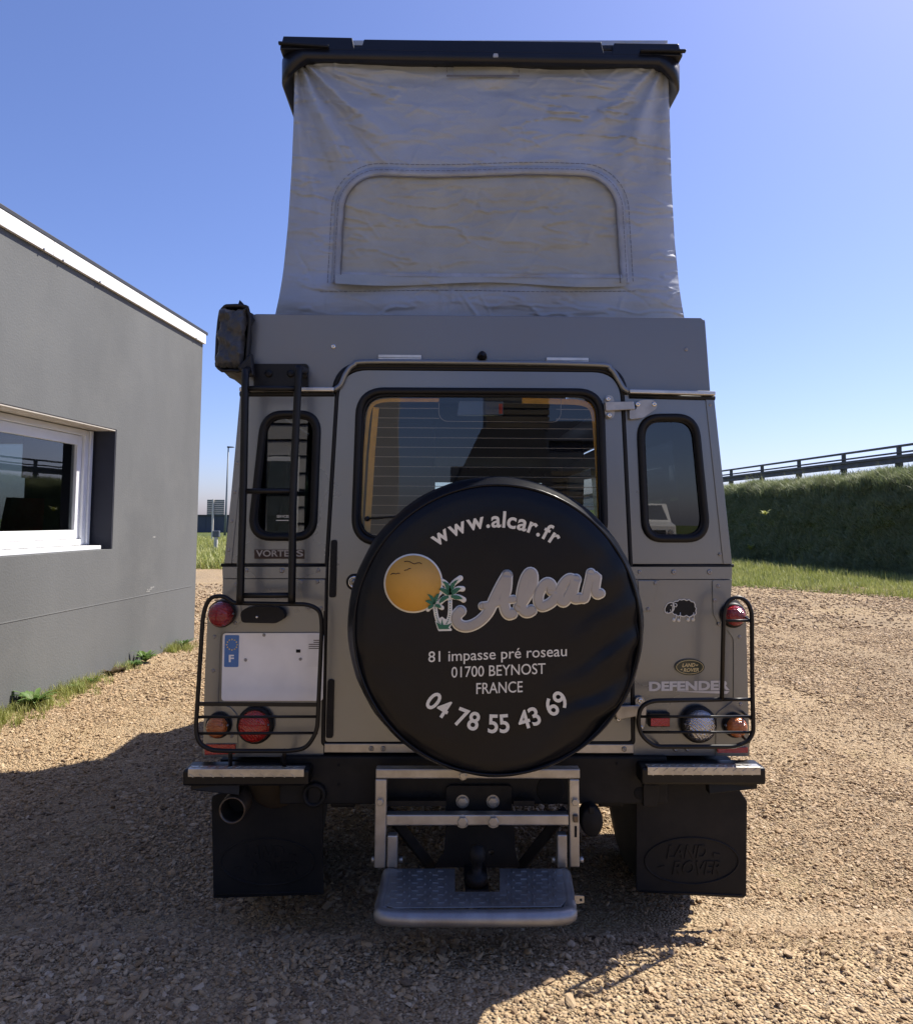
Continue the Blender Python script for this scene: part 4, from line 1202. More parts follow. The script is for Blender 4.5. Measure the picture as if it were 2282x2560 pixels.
# dark lining inside
MB().box(CX - .74, CX - .16, YB + 1.0, YB + 1.5, .6, zg + .04).build('blocking_cabinet', M['inside'], veh, bevel=.01)  # cabinet added to block the bright windscreen on the left
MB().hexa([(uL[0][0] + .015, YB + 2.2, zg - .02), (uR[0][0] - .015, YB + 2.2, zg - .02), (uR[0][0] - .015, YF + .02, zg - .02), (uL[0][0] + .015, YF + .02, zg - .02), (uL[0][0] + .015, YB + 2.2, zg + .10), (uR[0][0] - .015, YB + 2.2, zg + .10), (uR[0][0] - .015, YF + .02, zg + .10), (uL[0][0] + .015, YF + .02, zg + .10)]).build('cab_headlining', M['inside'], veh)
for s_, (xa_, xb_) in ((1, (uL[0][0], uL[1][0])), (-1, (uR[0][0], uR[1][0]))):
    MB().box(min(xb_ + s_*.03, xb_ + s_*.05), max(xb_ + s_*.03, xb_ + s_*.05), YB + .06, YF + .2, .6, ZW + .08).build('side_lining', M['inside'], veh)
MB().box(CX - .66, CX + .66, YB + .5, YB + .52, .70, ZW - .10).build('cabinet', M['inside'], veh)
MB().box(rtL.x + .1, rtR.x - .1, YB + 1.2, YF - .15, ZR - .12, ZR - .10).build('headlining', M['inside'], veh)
for s in (-1, 1):
    seat = MB().box(CX + s*.36 - .25, CX + s*.36 + .25, YF - .75, YF - .60, 1.0, ZW + .18).build('front_seat', M['seat'], veh, bevel=.05)
    MB().box(CX + s*.36 - .13, CX + s*.36 + .13, YF - .73, YF - .64, ZW + .21, ZW + .40).build('headrest', M['seat'], seat, bevel=.04)

# ---- wheels, axle, chassis
for s in (-1, 1):
    for wy in (WY, YF + .95):
        xw = CX + s * .715
        w = MB().lathe([(.20, -.11), (.30, -.125), (.37, -.118), (.395, -.10), (.402, -.06), (.402, .06), (.395, .10), (.37, .118), (.30, .125), (.20, .11)], (xw, wy, .402), 'X', 44).build('wheel', M['tyre'], veh)
        tr = MB()
        for k in range(36):
            a = k * 2 * math.pi / 36
            for dx in (-.085, -.03, .03, .085):
                aa = a + (.08 if abs(dx) > .05 else 0)
                c = Vector((xw + dx, wy + .405 * math.cos(aa), .402 + .405 * math.sin(aa)))
                rd = Vector((0, math.cos(aa), math.sin(aa)))
                tr.bar(c - rd * .012, c + rd * .006, .036, .042, up=(1, 0, 0))
        tr.build('tread_blocks', M['tyre'], w, kind='stuff')
        MB().lathe([(.0, -.05), (.06, -.05), (.09, -.02), (.19, -.03), (.20, -.09), (.205, .09), (.19, .05), (.09, .02), (.06, .05), (0, .05)], (xw, wy, .402), 'X', 28).build('rim', M['screw'], w)
MB().tube([(CX - .72, WY, .40), (CX + .72, WY, .40)], .05, 12).build('axle', M['chassis'], veh)
MB().lathe([(0, -.13), (.08, -.12), (.13, -.06), (.14, 0), (.13, .06), (.08, .12), (0, .13)], (CX - .15, WY, .42), 'Y', 20).build('differential', M['chassis'], veh)
for s in (-1, 1):
    MB().box(CX + s*.43 - .04, CX + s*.43 + .04, YB + .03, YF + 1.3, .43, .545).build('chassis_rail', M['chassis'], veh, bevel=.006)
    MB().tube([(CX + s*.50, WY - .12, .30), (CX + s*.50, WY - .10, .55)], .026, 10).build('shock_absorber', M['chassis'], veh)
# rear crossmember
cA, cB = PY(764, 1892, YB - .02), PY(1610, 2012, YB - .02)
cm = MB().box(PY(700, 1892, YB-.02).x, PY(1668, 1892, YB-.02).x, YB - .02, YB + .06, cB.z, cA.z).build('crossmember', M['chassis'], veh, bevel=.006)
def hole(px, py, r, dy, parent, nm='hole', m='soot_shade'):  # flat black disc, the shade inside a hole put into its colour
    MB().lathe([(r, 0), (r*.92, -.001), (r*.9, -.0012), (0, -.0012)], PY(px, py, YB + dy), 'Y', 22).build(nm, M[m], parent)
for a, b, r in ((1084, 1996, .017), (1306, 1996, .017), (1599, 1984, .019), (1542, 1909, .005), (1608, 1907, .005), (847, 1913, .005), (847, 1961, .005), (1159, 1963, .005), (1232, 1963, .005)):
    hole(a, b, r, -.0205, cm)
hole(1376, 1975, .045, -.0205, cm, 'recess')
# inner brackets under the bumpers
for x0, x1, y0, y1 in ((770, 806, 1968, 2016), (1608, 1650, 1962, 2018)):
    MB().ppanel([(x0, y0), (x1, y0), (x1 - 8, y1), (x0, y1)], YB - .03, .05).build('body_bracket', M['chassis'], veh, bevel=.003)
MB().lathe([(.038, 0), (.036, -.02), (.026, -.02), (.025, .05)], PY(787, 1985, YB - .02), 'Y', 22).build('tow_eye', M['chassis'], veh)

# ---- bumperettes with chequer plate caps
M['chequer'] = mat('chequer_plate', (.50, .49, .46), .4, .8, .15, 12, bump=.2, bscale=60, dirt=(.2, .18, .15), dirtamt=.5, dscale=18)
for x0, x1, yt, yb, c0, c1, ct, cb_ in ((456, 772, 1925, 1967, 471, 760, 1911, 1942), (1604, 1916, 1920, 1964, 1618, 1900, 1905, 1937)):
    yf = 2.325
    a, b = PY(x0, yt, yf), PY(x1, yb, yf)
    bm_ = MB().box(a.x, b.x, yf, yf + .083, b.z, a.z).build('bumper', M['black'], veh, bevel=.008)
    a2, b2 = PY(c0, yt, yf), PY(c1, cb_, yf)
    cap = MB().box(a2.x, b2.x, yf - .003, yf + .026, a.z + .0005, a.z + .004).build('chequer_cap', M['chequer'], bm_, bevel=.001)
    MB().box(a2.x, b2.x, yf - .004, yf - .001, b2.z, a.z + .0035).build('cap_lip', M['chequer'], bm_, bevel=.001)
    dm = MB()
    for i in range(26):
        for j in range(1):
            x = a2.x + .01 + (b2.x - a2.x - .02) * (i + .5 * (j % 2)) / 26.5; y = yf + .012 + j * .026
            sg = 1 if (i + j) % 2 else -1
            dm.bar((x - .007, y - .005 * sg, a.z + .0045), (x + .007, y + .005 * sg, a.z + .0045), .004, .0025)
    for i in range(22):
        x = a2.x + .01 + (b2.x - a2.x - .02) * i / 21.5; z = (b2.z + a.z) / 2 + (.006 if i % 2 else -.006)
        sg = 1 if i % 2 else -1
        dm.bar((x - .007, yf - .0045, z - .005 * sg), (x + .007, yf - .0045, z + .005 * sg), .003, .0018)
    dm.build('tread_pattern', M['chequer'], bm_, kind='stuff')
    s = -1 if x0 < 1000 else 1
    xm = a.x if s < 0 else b.x
    MB().hexa([(xm + (-s)*.02, yf + .02, b.z - .018), (xm + (-s)*.16, yf + .05, b.z - .045), (xm + (-s)*.16, yf + .08, b.z - .045), (xm + (-s)*.02, yf + .10, b.z - .018),
               (xm + (-s)*.02, yf + .02, b.z - .003), (xm + (-s)*.16, yf + .06, b.z - .004), (xm + (-s)*.16, yf + .10, b.z - .004), (xm + (-s)*.02, yf + .10, b.z - .003)]).build('bumper_bracket', M['black'], veh, bevel=.003)

# ---- mudflaps with raised oval badge
for pts_, oc in (([(530, 1992), (545, 1985), (806, 1985), (809, 2238), (533, 2247), (528, 2002)], (669, 2155)),
                 ([(1590, 1962), (1840, 1962), (1868, 2004), (1866, 2240), (1858, 2247), (1600, 2233), (1590, 2226)], (1729, 2153))):
    yf = YB + .05
    fl = MB().ppanel(pts_, yf, .010).build('mudflap', M['rubber'], veh, bevel=.003)
    mb = MB()
    mb.tube([PY(oc[0] + 117 * math.cos(t), oc[1] + 58 * math.sin(t), yf - .001) for t in np.linspace(0, 2*math.pi, 49)[:-1]], .0032, 6, closed=True)
    fn = lambda a, b: PY(a, b, yf - .0034)
    th = Vector((0, .004, 0))
    text_line(mb, 'LAND', oc[0] - 62, oc[0] + 36, oc[1] - 6, oc[1] - 6, 32, fn, .02, .2, th)
    text_line(mb, 'ROVER', oc[0] - 48, oc[0] + 74, oc[1] + 34, oc[1] + 34, 32, fn, .02, .2, th)
    for sx, sy in ((1, -1), (-1, 1)):
        c = (oc[0] + sx * (54 if sx > 0 else 68), oc[1] - 14 if sx > 0 else oc[1] + 18)
        solid(mb, [fn(c[0], c[1] - 6), fn(c[0] + sx * 18, c[1] - 2), fn(c[0], c[1] + 4)], [(0, 1, 2)], th)
    mb.build('raised_badge', M['rubber'], fl)
    # hem rim along the bottom
    MB().tube([PY(pts_[-2][0] + 8 if pts_[-2][0] < 1000 else 1600, 2238 if pts_[0][0] < 1000 else 2229, yf - .001), PY(800 if pts_[0][0] < 1000 else 1855, 2230 if pts_[0][0] < 1000 else 2240, yf - .001)], .003, 6).build('hem', M['rubber'], fl)

# ---- exhaust
ec = PY(580, 2027, YB - .04)
mb = MB().lathe([(.041, .35), (.041, 0), (.0365, -.002), (.0365, .02), (.036, .30)], ec, 'Y', 30)
ex = mb.build('exhaust', M['exh'], veh)
MB().lathe([(.036, .28), (0, .281)], ec, 'Y', 24).build('bore', M['soot_shade'], ex)
MB().tube([ec + Vector((0, .34, 0)), ec + Vector((.10, .48, .03)), ec + Vector((.25, .62, .06))], .04, 12).build('pipe', M['tank'], ex)
MB().lathe([(.0, .0), (.07, .01), (.09, .04), (.09, .3), (.07, .33), (0, .34)], ec + Vector((.11, .06, .055)), 'Y', 24).build('silencer', M['tank'], ex)

# ---- tow hitch and folding step
yh = YB - .05
MB().ppanel(f2([(1116, 1965), (1280, 1965), (1278, 2040), (1112, 2040)], 12, 4), YB - .035, .012).build('hitch_plate', M['chassis'], veh, bevel=.002)
low = MB().ppanel(f2([(1115, 2066), (1285, 2066), (1288, 2130), (1300, 2170), (1085, 2170), (1110, 2130)], 6, 3), YB - .03, .012,
    holes=[[(1228 + 7*math.cos(t), 2133 + 6*math.sin(t)) for t in np.linspace(0, 2*math.pi, 13)[:-1]]]).build('hitch_drop_plate', M['chassis'], veh, bevel=.002)
bc = PY(1192, 2138, YB - .16)
hb = MB().lathe([(.0, .030), (.018, .024), (.025, .006), (.024, -.010), (.016, -.022), (.014, -.05), (.03, -.055), (.034, -.075), (.02, -.09), (0, -.092)], bc, 'Z', 24).build('tow_ball', M['chassis'], veh)
MB().box(bc.x - .035, bc.x + .035, bc.y - .03, YB - .031, bc.z - .10, bc.z - .085).build('tongue', M['chassis'], hb, bevel=.004)
for a, b in ((1156, 2004), (1232, 2004), (1156, 2053), (1233, 2053)):
    screw(a, b, -.036 if b < 2020 else -.105, 12.5, 'galv', veh, 'hex', 'bolt')
YS = 2.30
def tubebox(name, x0, y0, x1, y1, yy=YS, d=.035, m='galv', par=None):
    a, b = PY(x0, y0, yy), PY(x1, y1, yy)
    return MB().box(a.x, b.x, yy, yy + d, b.z, a.z).build(name, M[m], par or veh, bevel=.004)
sf = tubebox('step_frame', 939, 1923, 1450, 1948)
tubebox('upright', 938, 1949, 964, 2172, par=sf); tubebox('upright', 1423, 1949, 1449, 2170, par=sf)
tubebox('cross_bar', 965, 2038, 1422, 2065, par=sf)
for x0, x1, y0 in ((968, 993, 2090), (1393, 1418, 2088)):
    tubebox('step_arm', x0, y0, x1, 2172, 2.295, .03, par=sf)
for a, b in ((950, 2005), (1437, 2005), (1157, 1939)):
    screw(a, b, YS - YB - .001, 8.5, 'galv', veh, 'hex', 'bolt')
for a in (932, 1001, 1386, 1455):
    c = PY(a, 2156, YS)
    MB().lathe([(.009, -.006), (.009, .006)], c + Vector((0, .017, 0)), 'X', 14).build('pivot_bolt', M['galv'], veh)
for a, b, c_, d_ in ((968, 2028, 1080, 2170), (1412, 2028, 1300, 2170)):
    MB().bar(PY(a, b, YS + .05), PY(c_, d_, YS + .14), .03, .03).build('brace', M['chassis'], veh, bevel=.003)
MB().box(PY(965, 2020, YS+.03).x, PY(1115, 2020, YS).x, YS + .04, YS + .06, PY(0, 2030, YS).z, PY(0, 2016, YS).z).build('hitch_bar', M['chassis'], veh)
MB().box(PY(1285, 2020, YS+.03).x, PY(1340, 2020, YS).x, YS + .04, YS + .06, PY(0, 2030, YS).z, PY(0, 2016, YS).z).build('hitch_bar', M['chassis'], veh)
# latch on right upright
MB().ppanel([(1433, 2040), (1446, 2040), (1446, 2058), (1433, 2058)], YS - .012, .012).build('latch', M['exh'], veh, bevel=.003)
MB().ppanel([(1436, 2066), (1442, 2066), (1442, 2094), (1436, 2094)], YS - .0015, .001).build('slot', M['soot_shade'], veh)  # dark sheet with the slot's inner shade as its colour
# trailer socket
skc = PY(1479, 2054, YB - .06)
sk = MB().lathe([(.030, .06), (.034, .05), (.036, .01), (.034, -.004), (.028, -.008), (0, -.010)], skc, 'Y', 26)
sk.v = [(x, y, skc.z + (z - skc.z) * 1.32) for x, y, z in sk.v]
sk = sk.build('trailer_socket', M['rubber'], veh)
MB().ppanel([(1472, 2018), (1486, 2018), (1486, 2036), (1472, 2036)], YB - .074, .01).build('socket_lid', M['rubber'], sk, bevel=.003)
# tread plate
zt_ = PZ(1190, 2268, 0).z
Zs = PY(1190, 2270, 2.05).z
tp_ = lambda px, py: PZ(px, py, Zs)
cut = [(970, 2172), (1137, 2172), (1137, 2230), (1249, 2230), (1249, 2172), (1411, 2172), (1419, 2246), (1402, 2266), (985, 2270), (955, 2260)]
mb = MB().panel(cut, (), lambda a, b: tp_(a, b), lambda a, b: tp_(a, b) - Vector((0, 0, .004)))
stp = mb.build('step_tread', M['step'], veh, bevel=.001)
rim = [tp_(972, 2172), tp_(962, 2225), tp_(955, 2258), tp_(976, 2276), tp_(1190, 2278), tp_(1402, 2274), tp_(1421, 2254), tp_(1418, 2222), tp_(1410, 2172)]
rim = spline(rim, 5)
MB().tube([p - Vector((0, 0, .019)) for p in rim], .0205, 14).build('step_rim', M['step'], stp)
dm = MB()
for j in range(9):
    for i in range(17):
        u = (i + .5 * (j % 2)) / 17; px = 972 + 440 * u; py = 2179 + j * 9.8
        w0 = 960 + (2270 - py) * .12; 
        if px < 978 - (py - 2172) * .12 or px > 1408 + (py - 2172) * .07 - (max(0, py - 2246) * .8) or py > 2264: continue
        if 1124 < px < 1262 and py < 2236: continue
        c = tp_(px, py) + Vector((0, 0, .0012))
        if (i + j) % 2: dm.bar(c - Vector((.0085, 0, 0)), c + Vector((.0085, 0, 0)), .0045, .003)
        else: dm.bar(c - Vector((0, .009, 0)), c + Vector((0, .009, 0)), .0045, .003)
dm.build('tread_pattern', M['step'], stp, kind='stuff')
MB().panel([(1436, 2240), (1460, 2241), (1460, 2258), (1436, 2262)], [[(1449, 2247), (1455, 2247), (1455, 2254), (1449, 2254)]], lambda a, b: PY(a, b, 2.10), lambda a, b: PY(a, b, 2.10) + Vector((0, .004, 0))).build('step_lug', M['galv'], stp)

# ---- lamps
def lamp(px, py, rl, m, dark=1.18, h=.022, shift=(6, 0), nm='tail_lamp'):
    k = YB / FPX
    base = MB().lathe([(rl*dark*k, 0), (rl*dark*k, -.012), (rl*1.06*k, -.022)], pt(px, py, -.0045), 'Y', 30).build(nm, M['seam'], veh)
    r = rl * k * .985
    MB().lathe([(r, -.018), (r, -.026), (r*.93, -.026 - h*.45), (r*.75, -.026 - h*.78), (r*.45, -.026 - h*.95), (0, -.026 - h)], pt(px, py, -.0045), 'Y', 32).build('lens', M[m], base)
    for s in (-1, 1):
        c = pt(px + s * rl * .8, py + 2, -.0045 - .026 - h * .5)
        MB().lathe([(.0035, .004), (.003, -.003), (0, -.004)], c, 'Y', 8).build('lens_screw', M['screw'], base)
    return base
lamp(558, 1533, 31, 'red', 1.04, .035)
lamp(548, 1812, 26, 'amber'); lamp(640, 1811, 38, 'red2')
lamp(1830, 1537, 25, 'red', 1.25); lamp(1743, 1809, 38, 'clear', nm='reverse_lamp'); lamp(1834, 1812, 25, 'amber')
rf = pan('fog_reflector', [(1622, 1783), (1675, 1783), (1675, 1818), (1622, 1818)], -.022, .018, m='seam', bevel=.003)
MB().ppanel([(1627, 1796), (1674, 1796), (1674, 1816), (1627, 1816)], YB - .026, .004).build('reflector_lens', M['refl'], rf, bevel=.001)
pan('reflector', [(1793, 1870), (1870, 1870), (1870, 1883), (1793, 1883)], -.014, .010, m='refl', bevel=.002)
pan('reflector', [(511, 1862), (588, 1862), (588, 1886), (511, 1888)], -.014, .010, m='refl', bevel=.002)
pl = MB().ppanel(f2([(600, 1532), (612, 1521), (640, 1516), (690, 1517), (708, 1526), (712, 1546), (690, 1559), (604, 1557)], 8, 3), YB - .040, .036).build('plate_lamp', M['rubber'], veh, bevel=.008)
screw(642, 1543, -.041, 3, 'chrome')

# ---- number plate (characters not legible in the photograph)
npl = pan('number_plate', f2([(557, 1583), (810, 1583), (807, 1753), (553, 1753)], 9, 4), -.009, .003, m='plate', bevel=.001)
pf = lambda a, b: PY(a, b, YB - .0098)
bz_ = MB().ppanel(f2([(562, 1588), (598, 1588), (596, 1668), (560, 1668)], 3, 2), YB - .0096, .0004).build('blue_band', M['blue'], npl)
mb = MB(); text_line(mb, 'F', 572, 585, 1655, 1655, 17, lambda a, b: PY(a, b, YB - .0102), .03); mb.build('lettering', M['plate'], bz_)
mb = MB()
for k in range(12):
    a = k * math.pi / 6; cx_, cy_ = 580 + 13 * math.sin(a), 1612 - 13 * math.cos(a)
    P = []
    for q in range(10):
        r = 2.6 if q % 2 == 0 else 1.1; t = q * math.pi / 5
        P.append(PY(cx_ + r * math.sin(t), cy_ - r * math.cos(t), YB - .0102))
    mb.add(P + [PY(cx_, cy_, YB - .0102)], [(i, (i+1) % 10, 10) for i in range(10)])
mb.build('star_ring', M['yellow'], bz_)
sk2 = MB().ppanel([(768, 1587), (806, 1587), (804, 1667), (766, 1667)], YB - .0097, .0004).build('region_strip', M['white'], npl)
mb = MB()
for k in range(5):
    mb.add([pf(772 + (12 if k < 2 else 0), 1600 + k*5), pf(799, 1600 + k*5), pf(799, 1602 + k*5), pf(772 + (12 if k < 2 else 0), 1602 + k*5)], [(0, 1, 2, 3)])
mb.v = [(x, y - .0006, z) for x, y, z in mb.v]
mb.build('print', M['printk'], sk2)
MB().ppanel([(740, 1624), (751, 1624), (751, 1632), (740, 1632)], YB - .0098, .0005).build('hole', M['soot_shade'], npl)
for a, b in ((614, 1650), (751, 1648), (660, 1588)): screw(a, b, -.009, 4)

# ---- badges, right
sh = lambda a, b, d=0: PY(a, b, YB - .0008 - d)
fx = lambda a, b: (1640 + a / 7.855, 1480 + b / 7.855)      # from the enlarged detail
body = [(335, 210), (380, 180), (420, 185), (455, 150), (500, 160), (545, 145), (600, 170), (645, 150), (690, 190), (740, 200), (765, 250), (760, 290), (790, 325), (775, 370), (785, 420), (760, 455), (725, 450), (690, 480), (640, 490), (595, 460), (550, 485), (500, 480), (470, 460), (425, 475), (385, 445), (345, 440), (315, 400)]
head = [(185, 290), (225, 230), (280, 210), (330, 220), (350, 270), (350, 330), (320, 385), (290, 400), (240, 420), (190, 410), (170, 370), (172, 320)]
shp = MB().panel([fx(*p) for p in body], (), lambda a, b: sh(a, b), lambda a, b: sh(a, b) + Vector((0, .0007, 0))).build('sheep_sticker', M['seam'], veh)
MB().panel([fx(*p) for p in head], (), lambda a, b: sh(a, b, .0004), lambda a, b: sh(a, b, -.0003)).build('head', M['seam'], shp)
mb = MB()
k = YB / FPX
mb.tube([sh(*fx(*p), .0008) for p in body], 1.4 * k, 6, closed=True, flat=.4)
mb.tube([sh(*fx(*p), .0010) for p in [(v.x, v.y) for v in spline([(a, b, 0) for a, b in head], 3, True)]], 1.4 * k, 6, closed=True, flat=.4)
mb.tube([sh(*fx(a, b), .0012) for a, b in [(355, 225), (395, 230), (408, 262), (390, 292), (360, 285)]], 1.1 * k, 6, flat=.4)
for a, b, c, d in ((390, 460, 380, 540), (475, 405, 470, 540), (655, 480, 645, 540), (735, 405, 745, 540)):
    mb.tube([sh(*fx(a, b), .0011), sh(*fx(c, d), .0011)], 1.2 * k, 6, flat=.4)
for a, b, r in ((345, 550, 38), (440, 560, 34), (625, 550, 34), (725, 545, 36)):
    mb.lathe([(0, -.0012), (r / 7.855 * k, -.0008), (r / 7.855 * k, 0)], sh(*fx(a, b)), 'Y', 18)
mb.lathe([(0, -.0022), (1.7 * k, -.0018), (1.7 * k, 0)], sh(*fx(292, 262)), 'Y', 10)
for a, b, c, d in ((275, 345, 290, 390), (210, 385, 222, 415)):
    mb.tube([sh(*fx(a, b), .0012), sh(*fx(c, d), .0012)], .9 * k, 6, flat=.4)
mb.build('outline', M['print'], shp)
oc = PY(1724, 1668, YB - .003)
ov = lambda a, b, t: [PY(1724 + a * math.cos(q), 1668 + b * math.sin(q), YB - t) for q in np.linspace(0, 2*math.pi, 41)[:-1]]
bd = MB().panel([(1724 + 37*math.cos(q), 1668 + 20.5*math.sin(q)) for q in np.linspace(0, 2*math.pi, 41)[:-1]], (), lambda a, b: PY(a, b, YB - .006), lambda a, b: PY(a, b, YB - .0005)).build('oval_badge', mat('badge_green', (.006, .018, .012), .3, coat=.5), veh, bevel=.0015)
mb = MB(); mb.tube(ov(33.5, 17, .0062), .0009, 6, closed=True)
fn = lambda a, b: PY(a, b, YB - .0068)
text_line(mb, 'LAND', 1705, 1737, 1668, 1667, 8.5, fn, .03, .2); text_line(mb, 'ROVER', 1708, 1747, 1680, 1679, 8.5, fn, .03, .2)
mb.add([fn(1739, 1662), fn(1746, 1662), fn(1741, 1666)], [(0, 1, 2)]); mb.add([fn(1700, 1675), fn(1705, 1671), fn(1705, 1676)], [(0, 1, 2)])
mb.build('lettering', mat('badge_gold', (.62, .50, .24), .4), bd)
mb = MB(); fn = lambda a, b: PY(a, b, YB - .0012)
text_line(mb, 'DEFENDER', 1622, 1824, 1727, 1724, 21, fn, .045)
mb.add([fn(1684, 1728.5), fn(1823, 1728), fn(1817, 1735), fn(1765, 1733)], [(0, 1, 2, 3)])
mb.build('name_decal', mat('silver_decal', (.60, .59, .57), .4, .1), veh)

# ---- ladder
YL = YB - .12
lr = [PY(622, 922, YB - .02), PY(614, 930, YL + .03), PY(613, 960, YL), PY(608, 1229, YL), PY(603, 1390, YL), PY(600, 1509, YL)]
rr_ = [PY(762, 926, YB - .012), PY(749, 926, YL + .02), PY(746, 945, YL), PY(733, 1229, YL), PY(731, 1390, YL), PY(729, 1507, YL)]
lad = MB().tube(spline(lr, 5), .0118, 12).build('ladder', M['black'], veh, label='black tubular ladder rail')
MB().tube(spline(rr_, 5), .0118, 12).build('ladder_rail', M['black'], lad)
for a, b, y0, y1 in ((613, 745, 971, 971), (608, 733, 1228, 1227), (601, 730, 1489, 1488)):
    MB().tube([PY(a, y0, YL), PY(b, y1, YL)], .0085, 10).build('rung', M['black'], lad)
lp_ = pan('ladder_plate', f2([(634, 909), (766, 909), (770, 913), (770, 966), (634, 966)], 3, 2), -.006, .012, m='black', bevel=.002)
for a, b in ((672, 934), (727, 934), (762, 937)):
    MB().lathe([(.012, 0), (.012, -.006), (.007, -.008), (0, -.008)], pt(a, b, -.006), 'Y', 14).build('plate_bolt', M['seam'], lp_)

# ---- lamp guards
YG = YB - .11
def gpts(l, dy=0): return [PY(a, b, YG + dy) for a, b in l]
loopL = gpts(f2([(584, 1508), (560, 1489), (525, 1492), (508, 1530), (489, 1830), (500, 1862), (530, 1876), (570, 1878), (720, 1878), (765, 1872), (793, 1830), (805, 1560), (800, 1525), (770, 1511)], [10, 20, 20, 25, 20, 15, 10, 5, 5, 20, 25, 20, 18, 15], 5), 0)
gl_ = MB().tube(loopL, .0066, 10, closed=True).build('lamp_guard', M['black'], veh, label='black tubular lamp guard, left')
MB().bar(PY(494, 1760, YG), PY(797, 1762, YG), .006, .012).build('guard_strap', M['black'], gl_, bevel=.001)
for y in (1793, 1834): MB().tube([PY(491, y, YG), PY(794, y - 1, YG)], .0042, 8).build('guard_bar', M['black'], gl_)
for x in (576, 711): MB().tube([PY(x, 1876, YG), PY(x, 1915, YG + .045)], .0066, 8).build('guard_leg', M['black'], gl_)
MB().tube([PY(600, 1497, YG), PY(600, 1512, YG)], .007, 8).build('guard_stay', M['black'], gl_)
MB().tube([PY(729, 1497, YG), PY(729, 1512, YG)], .007, 8).build('guard_stay', M['black'], gl_)
loopR = gpts(f2([(1804, 1749), (1630, 1752), (1602, 1766), (1594, 1800), (1602, 1840), (1637, 1867), (1840, 1867), (1872, 1852), (1883, 1830), (1880, 1700), (1879, 1530), (1868, 1503), (1844, 1491), (1820, 1501), (1809, 1530)], [0, 20, 15, 20, 20, 15, 15, 12, 10, 5, 15, 14, 14, 14, 12], 5))
gr_ = MB().tube(loopR + [PY(1804, 1749, YG)], .0066, 10).build('lamp_guard', M['black'], veh, label='black tubular lamp guard, right')
for y in (1792, 1831): MB().tube([PY(1597, y, YG), PY(1881, y, YG)], .0042, 8).build('guard_bar', M['black'], gr_)
MB().tube([PY(1804, 1749, YG), PY(1880, 1749, YG)], .0055, 8).build('guard_bar', M['black'], gr_)
MB().tube([PY(1808, 1552, YG), PY(1879, 1552, YG)], .0045, 8).build('guard_bar', M['black'], gr_)
for a, b in ((1876, 1553), (1876, 1796), (1872, 1855)):
    MB().tube([PY(a, b, YG), PY(a - 18, b - 14, YB - .006)], .0045, 8).build('guard_stay', M['black'], gr_)
for a, b in ((1600, 1780), (1640, 1866)):
    MB().tube([PY(a, b, YG), PY(a + 4, b - 6, YB - .006)], .0045, 8).build('guard_stay', M['black'], gr_)

# ---- spare wheel in its printed cover
SC = PY(1245, 1572, 2.10); SR = PY(1245 + 360, 1569, 2.10).x - SC.x
prof_ = [(0, 0), (SR*.5, 0), (SR*.82, .0), (SR*.93, .004), (SR*.985, .012), (SR*1.0, .018), (SR*1.014, .030), (SR*1.052, .065), (SR*1.07, .10), (SR*1.06, .15), (SR*1.0, .21), (SR*.93, .24), (SR*.80, .25)]
mb = MB(); nA, V, F = 120, [], []
rings = []
for i in range(len(prof_) - 1):
    n_ = 14 if i == 0 else (10 if i == 1 else 3)
    for k in range(n_): rings.append(tuple(prof_[i][j] + (prof_[i+1][j] - prof_[i][j]) * k / n_ for j in (0, 1)))
rings.append(prof_[-1]); rings[0] = (.0001, 0)
for (r, t) in rings:
    for k in range(nA):
        a = 2 * math.pi * k / nA
        x, z = r * math.cos(a), r * math.sin(a)
        d = 0
        if t < .02:
            w = max(0, math.cos(a + R(32))) ** 2 * max(0, r / SR - .45) * 2.0         # slack folds lower right
            u_ = x * math.cos(R(28)) + z * math.sin(R(28)); v_ = -x * math.sin(R(28)) + z * math.cos(R(28))
            d += w * (.015 * (.5 + .5 * math.sin(v_ * 62 + 3 * fbm(u_*3, v_*3))) + .004 * (fbm(u_ * 5, v_ * 24) + 1))
            w2 = max(0, math.cos(a - R(215))) * max(0, r / SR - .6) * 2
            d += w2 * .008 * (1 + fbm(x * 6, z * 14, 2))
            d += .0015 * (1 + fbm(x * 4, z * 4, 5))
        else:
            x *= 1 + .006 * fbm(a * 5, t * 20); z *= 1 + .006 * fbm(a * 5, t * 20)
        V.append(SC + Vector((x, t + d, z)))
for i in range(len(rings) - 1):
    for k in range(nA):
        l = (k + 1) % nA
        F.append((i*nA+k, i*nA+l, (i+1)*nA+l, (i+1)*nA+k))
mb.add(V, F, True)
sp = mb.build('spare_wheel', M['cover'], veh, label='spare wheel under a black printed vinyl cover')
MB().tube([SC + Vector((SR * 1.0 * math.cos(a), .0165 + .002 * math.sin(3*a), SR * 1.0 * math.sin(a))) for a in np.linspace(0, 2*math.pi, 97)[:-1]], .0036, 8, closed=True).build('piping', M['cover'], sp)
MB().lathe([(.25, 0), (.25, .05), (.14, .06)], SC + Vector((0, .23, 0)), 'Y', 30).build('tyre', M['tyre'], sp)
MB().box(SC.x - .12, SC.x + .12, SC.y + .28, YB - .005, SC.z - .14, SC.z + .14).build('carrier', M['chassis'], sp)
YC = 2.10
cv = lambda a, b: PY(a, b, YC - .0012)
zx = lambda a, b: (840 + a / 2.2195, 1160 + b / 2.2195)
mb = MB(); text_arc(mb, 'www.alcar.fr', 1241, 1568, 270, -36.5, 35.5, 39, cv, .022, gap=.085); mb.build('lettering', M['print'], sp, label='website lettering curved along the top')
mb = MB(); text_arc(mb, '04 78 55 43 69', 1241, 1566, 244, -43, 44, 44, cv, .02, True, gap=.10, wid=.92); mb.build('lettering', M['print'], sp, label='telephone number curved along the bottom')
